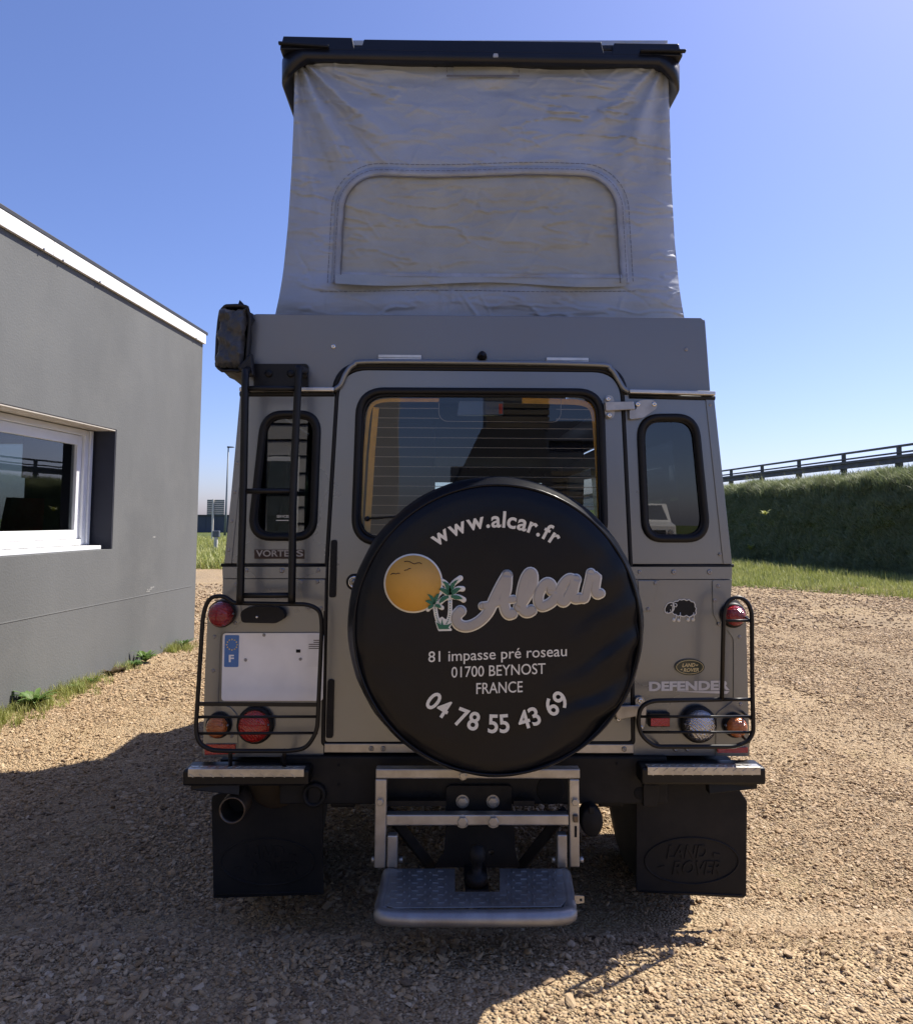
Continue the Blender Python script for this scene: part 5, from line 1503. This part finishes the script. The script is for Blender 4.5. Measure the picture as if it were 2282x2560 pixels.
for s, x0, x1, b0, b1, cap in (('81 impasse pré roseau', 512, 1280, 1100, 1066, 58), ('01700 BEYNOST', 640, 1162, 1186, 1164, 58), ('FRANCE', 778, 1035, 1277, 1266, 60)):
    p, q = zx(x0, b0), zx(x1, b1)
    mb = MB(); text_line(mb, s, p[0], q[0], p[1], q[1], cap / 2.2195, cv, .004); mb.build('lettering', M['print'], sp)
k = YC / FPX
sc_ = zx(429, 662); rs_ = 162 / 2.2195
cc = PY(*sc_, YC)
sd = MB().lathe([(rs_*k, .001), (rs_*k, -.0012), (0, -.0012)], cc, 'Y', 64).build('sun_disc_border', M['print'], sp)
MB().lathe([(rs_*k*.945, -.0010), (rs_*k*.945, -.0018), (0, -.0018)], cc, 'Y', 64).build('orange_disc', M['printo'], sd)
sx = lambda a, b: (950 + a / 7.28, 1370 + b / 7.28)
mb = MB()
for l in ([(440, 250), (490, 240), (540, 248), (585, 275), (625, 290), (665, 275), (710, 265), (745, 278), (762, 292)],
          [(440, 415), (465, 400), (495, 400), (520, 378), (558, 373)], [(195, 490), (215, 465), (245, 460), (290, 475), (325, 458), (360, 465)]):
    mb.tube([PY(*sx(a, b), YC - .0022) for a, b in l], 1.15 * k, 6, flat=.35)
mb.build('birds', M['printk'], sd)
# palms: white backing strokes, then green fronds
fr1 = [[(1270, 860), (1240, 740), (1190, 650), (1110, 600)], [(1280, 850), (1290, 740), (1340, 640), (1460, 550)], [(1290, 850), (1350, 790), (1420, 745), (1500, 745)],
       [(1290, 880), (1370, 890), (1450, 905), (1520, 945)], [(1250, 860), (1190, 800), (1120, 760), (1055, 760)], [(1250, 890), (1170, 920), (1110, 970), (1060, 1030)]]
fr2 = [[(985, 1030), (960, 950), (910, 880), (840, 830)], [(990, 1020), (1010, 930), (1045, 860), (1095, 815)], [(975, 1030), (920, 1000), (860, 975), (810, 980)],
       [(975, 1045), (930, 1070), (890, 1095), (870, 1120)], [(1000, 1040), (1050, 1050), (1090, 1070), (1125, 1090)]]
tr1 = [(1275, 960), (1275, 1100), (1265, 1230), (1230, 1340), (1195, 1400)]; tr2 = [(1000, 1070), (1010, 1160), (1030, 1260), (1060, 1340), (1110, 1400)]
bk_ = MB()
for l in fr1: ribbon_px(bk_, [sx(*p) for p in l], 7.2 * k, lambda a, b: PY(a, b, YC - .0014), 3)
for l in fr2: ribbon_px(bk_, [sx(*p) for p in l], 5.8 * k, lambda a, b: PY(a, b, YC - .0014), 3)
for l in (tr1, tr2): ribbon_px(bk_, [sx(*p) for p in l], 5.6 * k, lambda a, b: PY(a, b, YC - .0010), 3)
bk_.panel([sx(*p) for p in [(1000, 1330), (1040, 1350), (1060, 1290), (1130, 1250), (1180, 1290), (1290, 1340), (1315, 1350), (1275, 1450), (1305, 1480), (1300, 1510), (1070, 1515), (1050, 1490)]], (),
          lambda a, b: PY(a, b, YC - .0019), lambda a, b: PY(a, b, YC))
pb = bk_.build('palm_backing', M['print'], sp)
gm = MB()
def frond(l, w):
    P = [(v.x, v.y) for v in spline([(a, b, 0) for a, b in l], 4)]
    n = len(P); L_, R_ = [], []
    for i, (a, b) in enumerate(P):
        a2, b2 = P[min(i+1, n-1)]; a1, b1 = P[max(i-1, 0)]
        d = Vector((a2-a1, b2-b1)).normalized(); t = i / (n-1)
        ww = w * math.sin(math.pi * min(1, .12 + .95 * t)) * (1 + .35 * (i % 2))
        L_.append((a - d.y*ww, b + d.x*ww)); R_.append((a + d.y*ww*.7, b - d.x*ww*.7))
    V = []
    for p, q in zip(L_, R_): V += [PY(*sx(*p), YC - .0038), PY(*sx(*q), YC - .0038)]
    gm.add(V, [(2*i, 2*i+1, 2*i+3, 2*i+2) for i in range(n-1)])
for l in fr1: frond(l, 40)
for l in fr2: frond(l, 32)
for l, c in ((tr1, 11), (tr2, 9)):
    P = spline([(a, b, 0) for a, b in l], 3)
    for i, p in enumerate(P[:-1]):
        gm.add([PY(*sx(p.x-c, p.y-7), YC - .0034), PY(*sx(p.x+c, p.y-9), YC - .0034), PY(*sx(p.x+c, p.y+7), YC - .0034), PY(*sx(p.x-c, p.y+9), YC - .0034)], [(0, 1, 2, 3)])
for l in ([(1070, 1480), (1020, 1350), (1110, 1400), (1130, 1285), (1150, 1400), (1230, 1400), (1310, 1360), (1240, 1450), (1270, 1475)],):
    gm.panel([sx(*p) for p in l], (), lambda a, b: PY(a, b, YC - .0030), lambda a, b: PY(a, b, YC - .0020))
gm.build('palm_print', M['printgr'], pb)
# script name
ax = lambda a, b: (1180 + a / 5.0556, 1360 + b / 5.0556)
strokes = [([(-147, 850), (-192, 900), (-200, 960), (-165, 1020), (-80, 1045), (20, 1020), (120, 955), (210, 850), (290, 680), (370, 520), (440, 400)], 13),
           ([(440, 400), (430, 560), (400, 700), (420, 830), (460, 890), (505, 880)], 13), ([(130, 785), (260, 765), (400, 720), (520, 700)], 9),
           ([(590, 800), (660, 700), (750, 540), (765, 400), (730, 365), (680, 430), (640, 560), (620, 700), (630, 810), (670, 860), (720, 860), (750, 840)], 13),
           ([(1000, 590), (1000, 520), (950, 490), (890, 540), (840, 640), (840, 740), (880, 790), (950, 770), (1020, 720), (1080, 620)], 12.5),
           ([(1290, 460), (1230, 440), (1160, 500), (1110, 600), (1110, 690), (1150, 735), (1200, 690), (1250, 590), (1310, 450)], 12.5),
           ([(1310, 450), (1280, 580), (1270, 660), (1300, 695), (1350, 690)], 12), ([(1350, 680), (1420, 690), (1450, 590), (1480, 470), (1500, 370)], 11),
           ([(1490, 430), (1540, 430), (1575, 410), (1560, 520), (1555, 600), (1580, 640), (1620, 625)], 11)]
wb, gb = MB(), MB()
for i, (l, w) in enumerate(strokes):
    ribbon_px(wb, [ax(*p) for p in l], (w + 2.6) * k, lambda a, b: PY(a, b, YC - .0006), 5)
    ribbon_px(gb, [ax(*p) for p in l], (w - .6) * k, lambda a, b: PY(a, b, YC - .0020 - .00006 * i), 5)
o_ = wb.build('name_border', M['print'], sp)
gb.build('name_script', M['printg'], o_)

# ---- raised canvas
YT = 2.62
Lc = [(90, 738), (150, 737), (300, 734), (420, 729), (560, 720), (680, 708), (740, 698), (810, 683)]
Rc = [(90, 1668), (150, 1669), (300, 1674), (450, 1678), (600, 1686), (720, 1698), (760, 1704), (815, 1714)]
def interp(c, y):
    for (a, x0), (b, x1) in zip(c[:-1], c[1:]):
        if y <= b: return x0 + (x1 - x0) * (y - a) / (b - a)
    return c[-1][1]
def cdisp(px, py):                      # depth of the cloth (metres, negative = towards the viewer)
    d = 0.0
    for (cx_, cy_, sg) in ((738, 135, 1), (1670, 140, -1)):
        dx, dy = (px - cx_) * sg, py - cy_
        r = math.hypot(dx, dy) + 1; th = math.degrees(math.atan2(dy, max(dx, 1e-3)))
        amp = (1.0 if sg > 0 else .55) * math.exp(-((r - 170) / 190) ** 2) * max(0, min(1, (th - 20) / 25))
        d += .022 * amp * math.sin(R(th) * 15 + .8 * fbm(px * .01, py * .01))
    e = min(px - interp(Lc, py), interp(Rc, py) - px)
    d += .030 * math.exp(-e / 28.0) - .012 * math.exp(-((e - 70) / 55.0) ** 2)
    d += .010 * fbm(px * .0026, py * .0085, 1.3, 3) + .0052 * fbm(px * .006 + py * .002, py * .026, 4.1, 4)
    n_ = fbm(px * .005 + .3 * fbm(py * .01, px * .003), py * .021 - px * .0015, 8.8, 4)
    d -= .008 * max(0, .13 - abs(n_)) / .13 * (.3 + max(0, fbm(px * .003, py * .004, 3) + .3))
    # pinch under the top pocket and stretched line across it
    g_ = math.exp(-(((px - 1240) / 38) ** 2 + ((py - 228) / 14) ** 2)); d += .016 * g_
    l_ = abs((py - 235) - (px - 1245) * (.30 if px > 1245 else -.02) * 1.0)
    d -= .006 * math.exp(-(l_ / 7) ** 2) * math.exp(-((px - 1290) / 140) ** 2)
    # gathers above the arched window, sag below
    d += .0035 * math.sin(px * .055 + 2 * fbm(px * .01, 2)) * math.exp(-((py - 420) / 26) ** 2)
    d -= .014 * math.exp(-((py - 740) / 60) ** 2)
    d += .008 * math.sin(max(0, min(1, (py - 430) / 280)) * math.pi) * (1 if 840 < px < 1560 else .4)
    return d
CR = []
rc = random.Random(11)
for i in range(110):                     # sharp little creases in the cloth
    x, y = rc.uniform(760, 1650), rc.uniform(150, 770)
    a = rc.gauss(0, .28) if rc.random() < .75 else rc.gauss(1.2, .3) * rc.choice((-1, 1))
    CR.append((x, y, math.cos(a), math.sin(a), rc.uniform(18, 75), rc.uniform(2.6, 5.5), rc.uniform(.0012, .0042) * rc.choice((-1, -1, 1))))
for i in range(16):                      # tension lines fanning from the upper left corner
    t = R(18 + i * 4.6); r = rc.uniform(110, 330)
    CR.append((738 + r * math.cos(t), 140 + r * math.sin(t), math.cos(t + .04), math.sin(t + .04), rc.uniform(50, 120), rc.uniform(4, 8), rc.uniform(.003, .006) * rc.choice((-1, 1))))
_cd = cdisp
def cdisp(px, py):
    d = _cd(px, py)
    for (x, y, c, s, l, w, a) in CR:
        dx, dy = px - x, py - y
        if abs(dx) > 200 or abs(dy) > 200: continue
        u = (dx * c + dy * s) / l; v = (-dx * s + dy * c + 6 * math.sin(u * 2.0)) / w
        if abs(u) < 2.2 and abs(v) < 3: d += a * math.exp(-u*u - v*v)
    return d
def cs_(px, py, off=0.0): return PY(px, py, YT + cdisp(px, py) + off)
tent = MB().grid(300, 230, lambda u, v: cs_(interp(Lc, 100 + 712*v) + (interp(Rc, 100 + 712*v) - interp(Lc, 100 + 712*v)) * u, 100 + 712*v)).build('canvas_rear', M['canvas'], veh, fix=False, label='wrinkled grey canvas rear wall of the pop-top')
# arched window cover
def arch(py, grow=0.0):
    x0 = 862 - (py - 430) * .055 - grow; x1 = 1538 + (py - 430) * .06 + grow
    r = 92.0 + grow; top = 436 - grow; q = (top + r) - py
    if q > 0:
        s = r - math.sqrt(max(0, r*r - q*q)); x0 += s * 1.0; x1 -= s * 1.0
    return x0, x1
def wtop(px): return 438 + 4 * math.sin(px * .013) + 3 * fbm(px * .02, 1) 
def wfn(u, v):
    py = 437 + 262 * (v ** 1.0); a, b = arch(py); px = a + (b - a) * u
    return cs_(px, max(py, wtop(px)), -.004 - .005 * math.sin(math.pi*u)*math.sin(math.pi*v) + .004*fbm(px*.009, py*.02, 6))
wc = MB().grid(180, 80, wfn).build('window_cover', M['canvas2'], tent, fix=False, label='olive grey fabric cover closing the arched window')
def outline(grow, n=14):
    L_ = []
    for py in np.linspace(706, 436 - grow + 92 + grow, 16): L_.append((arch(py, grow)[0], py))
    c0 = arch(436 + 92, grow)[0] + 92 + grow
    for t in np.linspace(0, 90, n)[1:]: L_.append((c0 - (92+grow) * math.cos(R(t)), 436 + 92 - (92+grow) * math.sin(R(t))))
    c1 = arch(436 + 92, grow)[1] - 92 - grow
    for px in np.linspace(c0, c1, 40)[1:]: L_.append((px, 436 - grow + 3*math.sin(px*.013)))
    for t in np.linspace(90, 0, n)[1:]: L_.append((c1 + (92+grow) * math.cos(R(t)), 436 + 92 - (92+grow) * math.sin(R(t))))
    for py in np.linspace(436 + 92, 706, 16)[1:]: L_.append((arch(py, grow)[1], py))
    return L_
oi_, oo_ = outline(-2), outline(19)
hm = MB(); V = []
for i, (p, q) in enumerate(zip(oi_, oo_)):
    w_ = .0035 * fbm(i * .6, .5)
    V += [cs_(*p, -.003), cs_(*p, -.012 + w_), cs_((p[0]+q[0])/2, (p[1]+q[1])/2, -.008 - w_), cs_(*q, -.005), cs_(*q, 0)]
hm.add(V, [(5*i+j, 5*i+j+1, 5*i+5+j+1, 5*i+5+j) for i in range(len(oi_)-1) for j in range(4)], True)
hm.build('window_hem', M['hem'], tent, fix=False)
MB().tube([cs_(*p, -.0125) for p in outline(-4)], .0020, 5).build('zip', M['thread_shade'], tent)  # not a zip: dark cord drawn for the shadow line round the arch
th_ = MB()
def dash(l, off=-.012, step=1, r=.0009):
    P = [cs_(*p, off) for p in l]
    for i in range(0, len(P) - 1, step): th_.tube([P[i], P[i] + (P[i+1] - P[i]) * .75], r, 4)
dash(outline(13), -.0125); dash(outline(28), -.002)
dash([(px, 727 + 2*math.sin(px*.01)) for px in range(800, 1600, 12)], -.002)
dash([(1117, y) for y in range(150, 190, 8)], -.004); dash([(1297, y) for y in range(150, 190, 8)], -.004)
th_.build('stitching', M['thread_shade'], tent, kind='stuff')
# bottom flap of the window, loose at its left end
fl = MB()
def ffn(u, v):
    px = 838 + 727 * u; y0 = 683 + 8 * u; y1 = 708 + 5 * u + 5 * math.sin(u * 9)
    lift = .030 * math.exp(-(u / .14) ** 2) + .006 + .005 * math.sin(u * 17)
    return cs_(px, y0 + (y1 - y0) * v, -.010 - lift * v)
fl.grid(90, 6, ffn); fl.build('window_flap', M['canvas2'], tent, fix=False)
fl = MB(); fl.grid(80, 3, lambda u, v: cs_(850 + 705*u, 680 + 6*u + 9*v, -.011 - .002*v)); fl.build('flap_binding', M['hem'], tent, fix=False)
# pocket under the roof edge
pk = MB(); pk.grid(24, 8, lambda u, v: cs_(1134 + 146*u, 146 + 42*v, -.004 - .004*math.sin(math.pi*u)*v)); pk.build('pocket', M['canvas2'], tent, fix=False)
pk = MB(); pk.grid(24, 2, lambda u, v: cs_(1116 + 182*u, 186 + 5*v, -.011)); pk.build('pocket_hem', M['thread_shade'], tent, fix=False)
# canvas side walls, running forward under the sloping lid
LIDS = .02                                # fall of the lid per metre forward
ZLID = PY(1200, 128, 2.56).z
for cside, s, nm in ((Lc, -1, 'canvas_side'), (Rc, 1, 'canvas_side')):
    def sfn(u, v, c=cside, s=s):
        py = 100 + 712 * v; a = cs_(interp(c, py), py)
        y = a.y + (YF - .3 - a.y) * u
        ztop = ZLID - .03 - LIDS * (y - YT); zb = ZR - .03
        t = (a.z - zb) / max(.01, (ZLID + .1 - zb)); z = zb + (min(a.z, ztop) - zb) if u < .02 else min(a.z, zb + (ztop - zb) * max(0, min(1.05, (a.z - zb) / (ZLID - zb))))
        bulge = .012 * math.sin(min(1, u * 6) * math.pi / 2) + (.03 * fbm(y * 2.2, z * 1.5, 2) + .012 * math.sin(y * 14 + z * 3)) * min(1, u * 10)
        x = a.x + s * bulge
        return Vector((x, y, z))
    MB().grid(60, 30, sfn).build(nm, M['canvas'], veh, fix=False)
# front gather of the tent
MB().box(PY(700, 780, YT).x, PY(1700, 780, YT).x, YF - .34, YF - .33, ZR - .03, ZLID - .03 - LIDS * (YF - .3 - YT)).build('canvas_front', M['canvas'], veh)

# ---- hard shell lid
y0 = 2.56
xl, xr = PY(690, 150, y0).x, PY(1719, 165, y0).x
LCX, LHW = (xl + xr) / 2, (xr - xl) / 2
LLEN = 2.75
def ring(inset, z, fr=.0, nC=8):
    P = []; hw = LHW - inset; r = .10
    ya, yb = y0 + inset + fr, y0 + LLEN - inset
    for cx_, cy_, a0 in ((LCX + hw - r, ya + r, -90), (LCX + hw - r, yb - r, 0), (LCX - hw + r, yb - r, 90), (LCX - hw + r, ya + r, 180)):
        for q in range(nC + 1):
            a = R(a0 + 90 * q / nC); x, y = cx_ + r * math.cos(a), cy_ + r * math.sin(a)
            P.append(Vector((x, y, z - LIDS * (y - y0))))
    return P
zT = PY(1200, 117, y0).z; zE = PY(1200, 124, y0).z; zU = PY(1200, 138, y0).z
rl_ = [ring(.045, zT), ring(.028, zT - .004), ring(.018, zE + .004), ring(.0, zE - .004, .004), ring(.0, zU - .01, .010), ring(.008, zU - .014, .012), ring(.03, zU - .004, .03)]
for r_ in rl_[4:6]:                       # the rim hangs lower along the sides
    for p in r_:
        if abs(p.x - LCX) > LHW - .10: p.z -= .05 * min(1, (abs(p.x - LCX) - LHW + .10) / .06)
mb = MB(); nR = len(rl_[0]); V = [p for r_ in rl_ for p in r_]
mb.add(V, [(i*nR+k_, i*nR+(k_+1) % nR, (i+1)*nR+(k_+1) % nR, (i+1)*nR+k_) for i in range(len(rl_)-1) for k_ in range(nR)], True)
mb.f.append(tuple(range(nR))); mb.s.append(False)
mb.f.append(tuple((len(rl_)-1)*nR + k_ for k_ in range(nR))); mb.s.append(False)
lid = mb.build('pop_top_lid', M['lid'], veh, label='black moulded hard shell lid of the pop-top', bevel=.0)
# raised panels of the lid top separated by two grooves
for a, b, t0, t1 in ((703, 884, 86, 90), (905, 1508, 94, 101), (1532, 1702, 103, 105)):
    A, B = PY(a, t0, y0 + .004), PY(b, t1, y0 + .004)
    ye = y0 + LLEN - .08
    lo = zE - .006
    P = [(A.x - .004, y0 + .004, lo), (B.x + .004, y0 + .004, lo), (B.x + .004, ye, lo - .05), (A.x - .004, ye, lo - .05),
         (A.x + .006, y0 + .010, A.z), (B.x - .006, y0 + .010, B.z), (B.x - .006, ye, B.z - .055), (A.x + .006, ye, A.z - .055)]
    MB().hexa(P).build('lid_panel', M['lid'], lid, bevel=.003, seg=2)
A, B = PY(700, 118, y0 + .008), PY(1706, 122, y0 + .008)
MB().box(A.x, B.x, y0 + .008, y0 + LLEN - .1, zE - .006, PY(1200, 117, y0).z).build('lid_edge', M['lid'], lid, bevel=.003)
# edge rubber at the corners and centre latch strip
for a, b, c_, d_ in ((696, 107, 822, 116), (1600, 126, 1714, 127)):
    MB().bar(PY(a, b, y0 - .004), PY(c_, d_, y0 - .002), .014, .010).build('edge_rubber', M['seam'], lid, bevel=.003)
MB().ppanel([(1232, 124), (1246, 124), (1246, 142), (1232, 142)], y0 + .005, .03).build('latch', M['hem'], lid, bevel=.004)
# dark wavy strip painted for the shade under the lid
MB().grid(120, 10, lambda u, v: PY(738 + 930*u, 112 + 22*v, YT - .035 - .012*math.sin(v*2.6) + .006*fbm(u*22, v*2.0, 3) + .02*v) ).build('lid_shade_strip', M['bagk'], tent, fix=False)

# ---- rolled awning in its bag, hung along the left roof side
bx0, bx1 = PY(541, 850, 2.38), PY(622, 850, 2.38)
bc_ = Vector((PY(583, 845, 2.38).x, 2.38, PY(583, 845, 2.38).z))
aw = thing('awning_bag', 'rumpled dark grey rolled awning bag hung beside the roof above the ladder', 'bag', tuple(bc_))
hw_, hh_ = (bx1.x - bx0.x) / 2 * .98, (PY(583, 765, 2.38).z - PY(583, 930, 2.38).z) / 2
tl = (PY(553, 775, 2.38).x - PY(541, 920, 2.38).x) / 2 * .9     # slant of the bag
def bagring(t, n=44):
    P = []
    for q in range(n):
        a = 2 * math.pi * q / n; c, s = math.cos(a), math.sin(a)
        x = abs(c) ** .45 * (1 if c > 0 else -1); z = abs(s) ** .38 * (1 if s > 0 else -1)
        P.append((x, z))
    return P
mb = MB(); base = bagring(0); nB = len(base); V = []; F = []
ys_ = [0.0, .004, .015, .04, .08, .13, .2, .3, .45, .6, .8, 1.0, 1.25, 1.5, 1.75, 2.0, 2.2]
for y in ys_:
    k_ = .93 if y == 0 else (.985 if y < .01 else 1.0)
    for (x, z) in base:
        w_ = .010 * fbm(x * 2.2 + y * 1.5, z * 4, y * 5) + .007 * fbm(x * 6, z * 13 + y * 2, 3)
        px_ = bc_.x + (hw_ * k_ + w_) * x + tl * z * 1.0; pz_ = bc_.z + (hh_ * k_ + w_ * .8) * z
        V.append(Vector((px_, bc_.y + y + (0 if y > .02 else .006 * fbm(x*3, z*8, 7)), pz_)))
for i in range(len(ys_)-1):
    for q in range(nB):
        l = (q + 1) % nB; F.append((i*nB+q, i*nB+l, (i+1)*nB+l, (i+1)*nB+q))
mb.add(V, F, True); mb.f.append(tuple((len(ys_)-1)*nB + q for q in range(nB))); mb.s.append(False)
mb.build('bag_body', M['bagk'], aw)
def endf(u, v):
    x, z = (u*2-1), (v*2-1)
    rx = abs(x) ** 1.0
    fold = .008 * math.sin(z * 8 + x * 2.8 + 2.4 * fbm(x * 1.3, z * 1.6, 3)) * (.35 + .65 * max(0, .5 + fbm(x * 1.1, z * 1.7, 9)))
    fold += .008 * fbm(x * .9 + z * .5, z * 2.6 - x * .8, 5, 2)
    edge = max(abs(x) ** 8, abs(z) ** 12)
    wob = .006 * fbm(z * 3, x * 2, 4)
    return Vector((bc_.x + hw_ * x * .86 - hw_ * .14 + tl * z + wob * abs(x), bc_.y - .020 + fold + .030 * edge, bc_.z + hh_ * z * .90 + .005 * fbm(x * 3, z * 2, 8) * abs(z)))
MB().grid(48, 72, endf).build('end_cap', M['bag'], aw, fix=False)
P = [Vector((bc_.x + hw_ * x * .97 + tl * z + .004 * fbm(i * .35, 1), bc_.y - .002 + .004 * fbm(i * .7, 0), bc_.z + hh_ * z * .99 + .005 * fbm(i * .3, 4))) for i, (x, z) in enumerate(base)]
MB().tube(P, .0055, 8, closed=True).build('binding', M['bagk'], aw)
# strap end sticking up
s0 = PY(606, 778, 2.385)
mb = MB(); sp_ = [PY(x, y, 2.40) for x, y in ((592, 778), (596, 764), (601, 751), (608, 758), (614, 770), (622, 785), (630, 800))]
lo_ = [PY(x, y, 2.40) for x, y in ((592, 790), (598, 790), (603, 790), (608, 792), (612, 796), (618, 804), (624, 815))]
V = []
for a, b in zip(sp_, lo_): V += [a + Vector((0, -.008, 0)), b + Vector((0, -.012, 0)), a + Vector((0, .01, 0)), b + Vector((0, .012, 0))]
mb.add(V, [f for i in range(6) for f in ((4*i, 4*i+1, 4*i+5, 4*i+4), (4*i+2, 4*i+3, 4*i+7, 4*i+6), (4*i, 4*i+2, 4*i+6, 4*i+4))], True)
mb.build('strap', M['bagk'], aw)
MB().box(bc_.x + hw_ * .7, rtL.x + .02, 2.50, 2.56, bc_.z - .02, bc_.z + .02).build('bracket', M['black'], aw)
MB().ppanel([(592, 918), (628, 880), (634, 940), (616, 938)], 2.36, .03).build('flap', M['bagk'], aw, bevel=.006)
